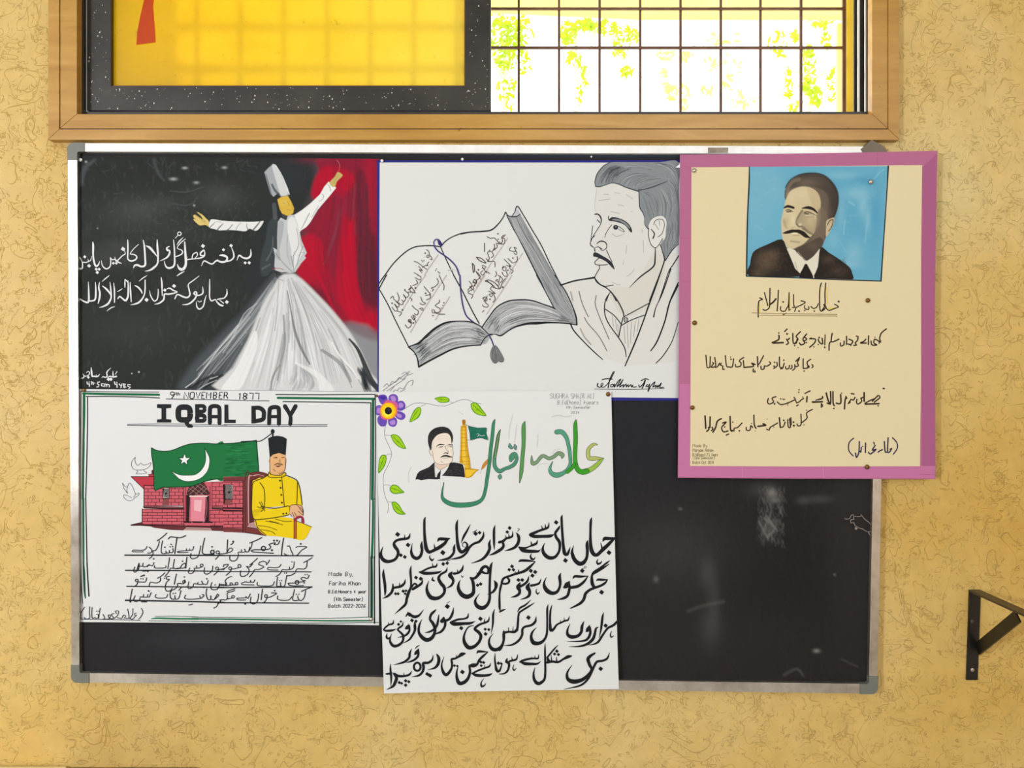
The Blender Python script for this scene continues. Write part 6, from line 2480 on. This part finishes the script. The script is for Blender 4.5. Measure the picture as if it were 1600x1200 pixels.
# =================== blackboard ===================
HB = .013
board = tag(empty('blackboard', P(740, 650, 0)), 'large blackboard in a thin aluminium frame with grey plastic corners, under the window', 'blackboard')
BO = [(106, 223.5), (1387, 229), (1371, 1084), (112, 1066)]
BI = [(120.5, 236.5), (1374, 241), (1357.5, 1068.5), (124, 1051.5)]
bm = bmesh.new(); pprism(bm, [(110, 228), (1382, 234), (1366, 1079), (116, 1061)], .002, HB-.001, HB); bm_obj('backing_panel', bm, M_cap, board)
boardpl = Plane(HB)
cv = Canvas(boardpl, [(118, 234), (1377, 239), (1360, 1071), (121, 1054)], 620, 420)
cv.run("""T 0 0 1
c 2b2828
F
c 26282d
B 1000 700 120 120 .8
B 350 1010 260 50 .8
c 1c1a1b
B 1250 900 200 200 .6
c 35322f
B 1330 800 40 200 .5
B 1100 1000 200 60 .3
N 900 30 1 .35 965 625 1355 1065 3a3634 1c1a1b
c 5b5a58
B 1205 773 9 12 .8
B 1200 825 10 16 .6
B 1280 780 20 6 .4
B 1255 782 10 6 .4
B 1190 765 22 12 .3
B 1105 895 12 24 .35
B 1110 980 16 30 .3
B 1115 940 10 40 .25
c 84827e
B 1205 770 6 6 .7
B 1212 782 8 4 .5
B 1276 1017 5 3 .9
S 2 .5 1195 810 4 1210 825 3 1200 838 4
S 4 .2 1075 955 3 1100 946 3 1130 940 4
S 1 .5 1186 815 2 1200 842 2
S 1 .5 1198 806 2 1215 830 2
S 1 .4 1205 800 2 1190 836 2
S 2.5 .25 1225 1055 3 1245 1045 3 1255 1056 2
S 2 .18 1315 1030 2 1340 1042 2
B 1063 795 3 2 .5
N 260 8 1 .3 1185 760 1225 845 8a8782 3a3734
B 1050 860 90 60 .08
B 1304 898 2 2 .5
B 1025 905 4 5 .4
c 41536b
B 1000 241 300 4 .5
c 45484a
B 230 240 90 2 .5
B 300 1000 80 20 .25
""")
def board_mat():
    m, nt, b = mat('blackboard_paint')
    a = nd(nt, 'ShaderNodeAttribute', attribute_name='Col'); nt.links.new(a.outputs['Color'], b.inputs['Base Color'])
    b.inputs['Roughness'].default_value = .6; b.inputs['Specular IOR Level'].default_value = .1
    co = geo_pos(nt); mp = nd(nt, 'ShaderNodeMapping'); nt.links.new(co, mp.inputs[0]); mp.inputs['Rotation'].default_value = (0, .35, 0); mp.inputs['Scale'].default_value = (60, 1, 5)
    bump(nt, b, noise(nt, mp.outputs[0], 4, 3).outputs[0], .5, .001)
    return m
cv.build('writing_surface', board, board_mat())
def rail(pts, m, label=None):
    bm = bmesh.new(); pprism(bm, pts, .0, .023); bevel(bm, .0018, 3); tag(bm_obj('frame_rail', bm, m, board), label)
M_side_rail = alu('worn_side_rail', 'd8d0c4', .3, .9, 'b0a498')
rail([(131, 223.8), (1352, 229), (1352, 240.8), (131, 236.6)], M_alu_glare, 'top rail with white glare in its colour')
rail([(138, 1051.7), (1344, 1068.4), (1344, 1083.6), (138, 1066.3)], M_alu, 'dull bottom rail')
rail([(106, 248), (120.5, 248), (124, 1041), (111.9, 1041)], M_alu, 'left rail')
rail([(1374, 262), (1386.5, 262), (1371.3, 1058), (1357.7, 1058)], M_side_rail, 'right rail')
def corner(o, d1, d2, ilen, thick_a, thick_b, label):
    "o = outer corner pixel, d1/d2 = unit steps along the two rails, L-shaped cap with a rounded outer corner"
    r = 10; pts = []
    X = lambda a, b: (o[0]+d1[0]*a+d2[0]*b, o[1]+d1[1]*a+d2[1]*b)
    pts.append(X(ilen, 0))
    for k in range(7):
        a = math.pi/2*k/6; pts.append(X(r-r*math.sin(a), r-r*math.cos(a)))
    pts += [X(0, ilen), X(thick_b, ilen), X(thick_b, thick_a+2), X(thick_b+2, thick_a), X(ilen, thick_a)]
    bm = bmesh.new(); pprism(bm, pts, 0, .0245); bevel(bm, .001, 2)
    tag(bm_obj('corner_cap', bm, M_cap, board), label)
corner((104.8, 222.8), (1, 0), (.007, 1), 27, 14, 15.5, 'top left grey corner cap')
corner((110.8, 1067), (1, .013), (-.007, -1), 28, 15.5, 13.5, 'bottom left grey corner cap')
corner((1372, 1085), (-1, -.013), (.018, -1), 28, 16, 14.5, 'bottom right grey corner cap')
# the top right cap has slipped and turned up
bm = bmesh.new(); pprism(bm, [(1345, 233), (1352, 227), (1362, 218.5), (1376, 226), (1386, 236), (1388, 244), (1352, 244)], .002, .0245); bevel(bm, .001, 2)
tag(bm_obj('corner_cap', bm, painted('brown_grey_plastic', srgb('6e6252'), .1, .5), board), 'brown-grey top right corner cap sticking up askew')
# scrap of old foil tape on the top rail
bm = bmesh.new(); pprism(bm, [(1106, 230.5), (1138, 230.5), (1137.5, 239), (1106.5, 239)], .0231, .0236)
tag(bm_obj('tape_scrap', bm, alu('old_tape', 'b5ab98', .6, .3, '6e6454'), board), 'torn grey tape scrap on the top rail')

# =================== the sheets ===================
def poster(name, label, px, py, h, cat='poster'):
    return tag(empty(name, P(px, py, h)), label, cat, None)
def ink(pl, txt, name, parent, label=None, bold=1):
    k = Ink(pl); k.layer = 2; k.bold = bold
    k.run(txt); return k.build(name, parent, label)

# 1 painting of a whirling dancer
pl1 = Plane(HB+.0012)
t = poster('painted_poster', 'painting of a white-robed dancer in a tall hat on black and red', 355, 428, HB)
sheet('sheet', pl1, [(120.8, 244), (260, 245), (400, 246.5), (500, 247.5), (594.5, 248), (592, 420), (590.5, 612.5), (350, 609.5), (121.5, 607)], '3a3a3c', t)
cv = Canvas(pl1, [(121, 244.2), (594, 248.2), (590.2, 612.2), (121.7, 606.8)], 700, 540, 1.2e-5)
cv.run(P1C); cv.build('painting', t)
ink(pl1, P1, 'lettering', t, 'white brushed verse lines')

# 2 pencil drawing
pl2b = Plane(HB+.0014); pl2 = Plane(HB+.0022)
t = poster('pencil_drawing', 'white poster with a pencil drawing of an open book and a moustached man looking up', 826, 436, HB)
sheet('backing_sheet', pl2b, [(588.8, 250.6), (1075, 250.2), (1072, 626), (590, 626)], '2f2f86', t, label='dark blue backing sheet')
sheet('sheet', pl2, [(593.3, 253.8), (1070, 254), (1066, 622), (591.8, 617)], 'e4e5e2', t)
ink(pl2, P2, 'drawing', t, 'graphite drawing and handwriting', 1.3)

# 4 Iqbal day
pl4 = Plane(HB+.0020)
t = poster('handmade_poster', 'white poster headed IQBAL DAY with a green flag and a seated man in yellow', 356, 792, HB)
sheet('sheet', pl4, [(121, 608), (300, 609.5), (591.5, 612.5), (590.5, 760), (592.2, 977), (400, 974), (125, 972), (123, 800)], 'e6e7e6', t)
ink(pl4, P4, 'drawing', t, 'green bordered drawing and black lettering', 1.6)

# 5 calligraphy
pl5 = Plane(HB+.0060, 0, -.0135)
t = poster('calligraphy_poster', 'long white poster of bold black calligraphy with a purple flower, overhanging the bottom rail', 777, 848, HB)
sheet('sheet', pl5, [(587.5, 613), (700, 611.8), (850, 611), (955, 611.5), (957.5, 720), (962, 900), (964.5, 1000), (967, 1076.5), (850, 1078.5), (700, 1081), (600, 1083.5), (596, 960), (591.5, 800)], 'e7e8e6', t)
ink(pl5, P5A, 'drawing', t, 'coloured flower, vine, portrait and green title')
k = Ink(pl5); k.layer = 60; k.dk = 1.1; k.fat = 1.1; k.c = col('1e1f22'); k.run(P5); k.build('lettering', t, 'bold black verse lettering')

# 3 pink bordered
pl3 = Plane(.0268); pl3c = Plane(.0275)
t = poster('bordered_poster', 'cream poster with a painted portrait on blue inside a pink border', 1262, 492, .02)
sheet('backing_sheet', pl3, [(1062.5, 241.5), (1200, 240.5), (1330, 238.5), (1465, 235.5), (1462, 330), (1460.5, 500), (1461.3, 600), (1461.8, 748.5), (1250, 748), (1059, 746.5), (1061, 500)], 'bd7095', t, label='mauve pink backing sheet')
k = Ink(pl3); k.layer = 2
k.run("""T 0 0 1
c b0648c
q 1441 262 1464 240 1460.5 500 1461.5 745 1441 728
c ca7aa6
q 1062 600 1078 600 1078 728 1300 728 1461 728 1461 747 1060 745
c b26284
l .8 1063 259 1081 262
l .8 1062 372 1080 372
l .8 1062 440 1080 440
l .8 1371 239 1370 261
l .8 1437 741 1461 742
c da9ac0
l .7 1160 730 1160 746
l .7 1286 730 1287 747""")
k.build('border_seams', t, 'overlapping strips of the border')
sheet('sheet', pl3c, [(1080.5, 261.5), (1169, 261), (1380, 258.5), (1441, 258), (1439, 400), (1439, 600), (1437.5, 728.5), (1250, 729), (1078.3, 728), (1079.5, 500)], 'eadab0', t)
cv = Canvas(pl3c, [(1170, 260.8), (1387, 259.3), (1376.3, 438.2), (1166.5, 431.3)], 440, 370, 1.2e-5)
cv.run(P3C); cv.build('portrait', t, label='painted portrait of a moustached man on blue')
ink(pl3c, P3, 'lettering', t, 'thin dark handwriting', 1.6)

# =================== pins ===================
M_pin = alu('steel_pin', 'b9b4ac', .25, .9)
M_brass = alu('brass_pin', '7a5a30', .3, .9)
M_whitepin = painted('white_pin', (.8, .8, .78), .03, .3)
def pin(x, y, h, r, m, label):
    e = tag(empty('push_pin', P(x, y, h)), label, 'pin', 'pins holding the posters')
    c_ = P(x, y, h)
    bm = bmesh.new(); bmesh.ops.create_uvsphere(bm, u_segments=14, v_segments=8, radius=r*S)
    for v in bm.verts: v.co.y *= .6
    bmesh.ops.translate(bm, verts=bm.verts, vec=c_+Vector((0, -r*S*.35, 0)))
    o = bm_obj('pin_head', bm, m, e)
    for f in o.data.polygons: f.use_smooth = True
    bm = bmesh.new(); tube(bm, [c_+Vector((0, -.0005, 0)), c_+Vector((0, .006, 0))], .0004, 6); bm_obj('pin_shaft', bm, M_pin, e)
pin(1084.3, 266.5, .0278, 3.4, M_pin, 'steel pin in the top left corner of the cream sheet')
pin(1360, 284.5, .0278, 3.8, M_pin, 'steel pin on the blue sky of the painted portrait')
pin(1355.5, 469.5, .0278, 3.6, M_brass, 'brass pin below the painted portrait')
pin(1085, 504.5, .0278, 3.6, M_brass, 'dark pin halfway down the left edge of the cream sheet')
pin(1081.5, 636.8, .0278, 3.4, M_brass, 'brass pin low on the left edge of the cream sheet')
pin(1354.3, 729.5, .0278, 3.6, M_brass, 'brass pin on the lower pink border')
pin(950, 616, .018, 3.6, M_brass, 'pin at the top right corner of the calligraphy poster')
pin(958.3, 1054, .0235, 2.6, M_brass, 'pin near the bottom right corner of the calligraphy poster')
pin(588.8, 618.5, .0185, 2.2, M_brass, 'pin at the top left corner of the calligraphy poster, by the flower')
pin(580, 967.3, .0155, 3.0, M_pin, 'pin in the bottom right corner of the green bordered poster')
pin(131.5, 609.5, .0155, 3.0, M_brass, 'pin in the top left corner of the green bordered poster')
pin(126.5, 250, .0147, 2.8, M_whitepin, 'white pin in the top left corner of the dancer painting')
pin(597, 251.5, .0162, 2.4, M_whitepin, 'white pin between the dancer painting and the pencil drawing')
pin(722.5, 249, .0135, 2.2, M_whitepin, 'white pin just above the pencil drawing, left of its middle')
pin(924, 245, .0135, 1.5, M_whitepin, 'small white pin on the black strip above the pencil drawing')
# white folded paper corner at the pink border
bm = bmesh.new(); pprism(bm, [(1055.5, 261.5), (1062.5, 256), (1062.5, 262)], .0262, .0266); tag(bm_obj('paper_scrap', bm, M_whitepin), 'tiny white paper tab tucked under the left edge of the pink border', 'paper')

# =================== loose wire by the right rail ===================
wr = []
def wpts(s_): 
    v = list(map(float, s_.split())); return [P(1290+v[i]/15, 780+v[i+1]/15, .0155+.002*math.sin(i)) for i in range(0, len(v), 2)]
bm = bmesh.new()
for s_ in ("440 455 520 465 570 440 600 380 650 365 660 400 810 405 830 360 860 400 920 470 1000 530 1060 600", "650 420 660 470 600 480 585 520 600 560 640 540 665 560 690 620 740 645 800 680 870 700 930 740 1000 765 1080 755", "1000 775 1030 830 1060 870"):
    p = catmull(np.array([tuple(q) for q in wpts(s_)]), n=4); tube(bm, [Vector(q) for q in p], .0009, 6)
c_ = P(1290+715/15, 780+685/15, .016); bmesh.ops.create_uvsphere(bm, u_segments=8, v_segments=6, radius=.0034, matrix=Matrix.Translation(c_))
tag(bm_obj('twisted_wire', bm, alu('thin_wire', '9a8f88', .5, .3)), 'thin curled grey wire poking out beside the right rail of the blackboard', 'wire')

# =================== shelf bracket ===================
M_blk = painted('black_enamel', srgb('14120f'), .2, .35, 20, .1)
M_arm = painted('worn_black_enamel', srgb('3a3228'), .35, .4, 20, .1)
br = tag(empty('shelf_bracket', P(1521, 990, 0)), 'black steel shelf bracket with a diagonal brace, on the wall right of the blackboard', 'bracket')
bt = .004
bm = bmesh.new(); pprism(bm, [(1513.5, 921.3), (1531, 921.3), (1526, 1061.5), (1508.8, 1061.5)], 0, bt, 0); bevel(bm, .0006, 1); bm_obj('wall_leg', bm, M_blk, br)
A = P(1513.5, 921.3, 0); B_ = P(1531, 921.3, 0); dz = .0045
bm = bmesh.new(); box(bm, (A.x, -.235, A.z-dz), (B_.x, 0, A.z)); bevel(bm, .0006, 1); bm_obj('shelf_arm', bm, M_arm, br)
# brace: flat bar from low on the wall leg to the arm
lo = P(1521, 1010, 0); xm = (A.x+B_.x)/2+.002; bw = .011
p0 = Vector((xm, -.008, lo.z-.004)); p1 = Vector((xm, -.143, A.z-dz-.0115))
d_ = (p1-p0).normalized(); nrm_ = Vector((0, d_.z, -d_.y)).normalized()*.0125; bw = .0022
bm = bmesh.new()
vs4 = [[bm.verts.new(p+Vector((sx*bw, 0, 0))+nrm_*sn) for sx, sn in ((-1, -1), (1, -1), (1, 1), (-1, 1))] for p in (p0, p1)]
bm.faces.new(vs4[0][::-1]); bm.faces.new(vs4[1])
for k in range(4): bm.faces.new((vs4[0][k], vs4[0][(k+1) % 4], vs4[1][(k+1) % 4], vs4[1][k]))
bm_obj('brace', bm, M_blk, br)
for y in (971, 1047):
    c_ = P(1519.2 if y < 1000 else 1519.5, y, bt); bm = bmesh.new(); bmesh.ops.create_uvsphere(bm, u_segments=12, v_segments=6, radius=.0045)
    for v in bm.verts: v.co.y *= .35
    bmesh.ops.translate(bm, verts=bm.verts, vec=c_); bm_obj('screw', bm, M_pin if y > 1000 else M_arm, br)

# =================== furniture whose edges just show at the bottom left ===================
M_cream = painted('cream_laminate', srgb('f4e6ae'), .04, .4, 4)
M_maroon = painted('maroon_paint', srgb('6a2f34'), .1, .45, 8)
M_leg = painted('brown_steel', srgb('4a3626'), .15, .5, 10)
zt = P(0, 1194, 0).z-.002
def table(name, x0, x1, yd, z, mt, label, cat, th):
    e = tag(empty(name, Vector(((x0+x1)/2, -yd/2, 0))), label, cat)
    bm = bmesh.new(); box(bm, (x0, -yd, z-th), (x1, -.006, z)); bevel(bm, .003, 2); bm_obj('top', bm, mt, e)
    for sx in (x0+.03, x1-.03):
        for sy in (-yd+.04, -.04):
            bm = bmesh.new(); box(bm, (sx-.015, sy-.015, 0), (sx+.015, sy+.015, z-th)); bm_obj('leg', bm, M_leg, e)
    return e
e = table('side_table', P(-330, 0, 0).x, P(106.5, 0, 0).x, .45, zt, M_cream, 'cream topped table against the wall, only its back edge showing at the bottom left', 'table', .022)
e = table('stool', P(112, 0, 0).x, P(144.5, 0, 0).x+.24, .30, P(0, 1197.6, 0).z, M_maroon, 'maroon painted stool beside the cream table, only its back edge showing', 'stool', .02)
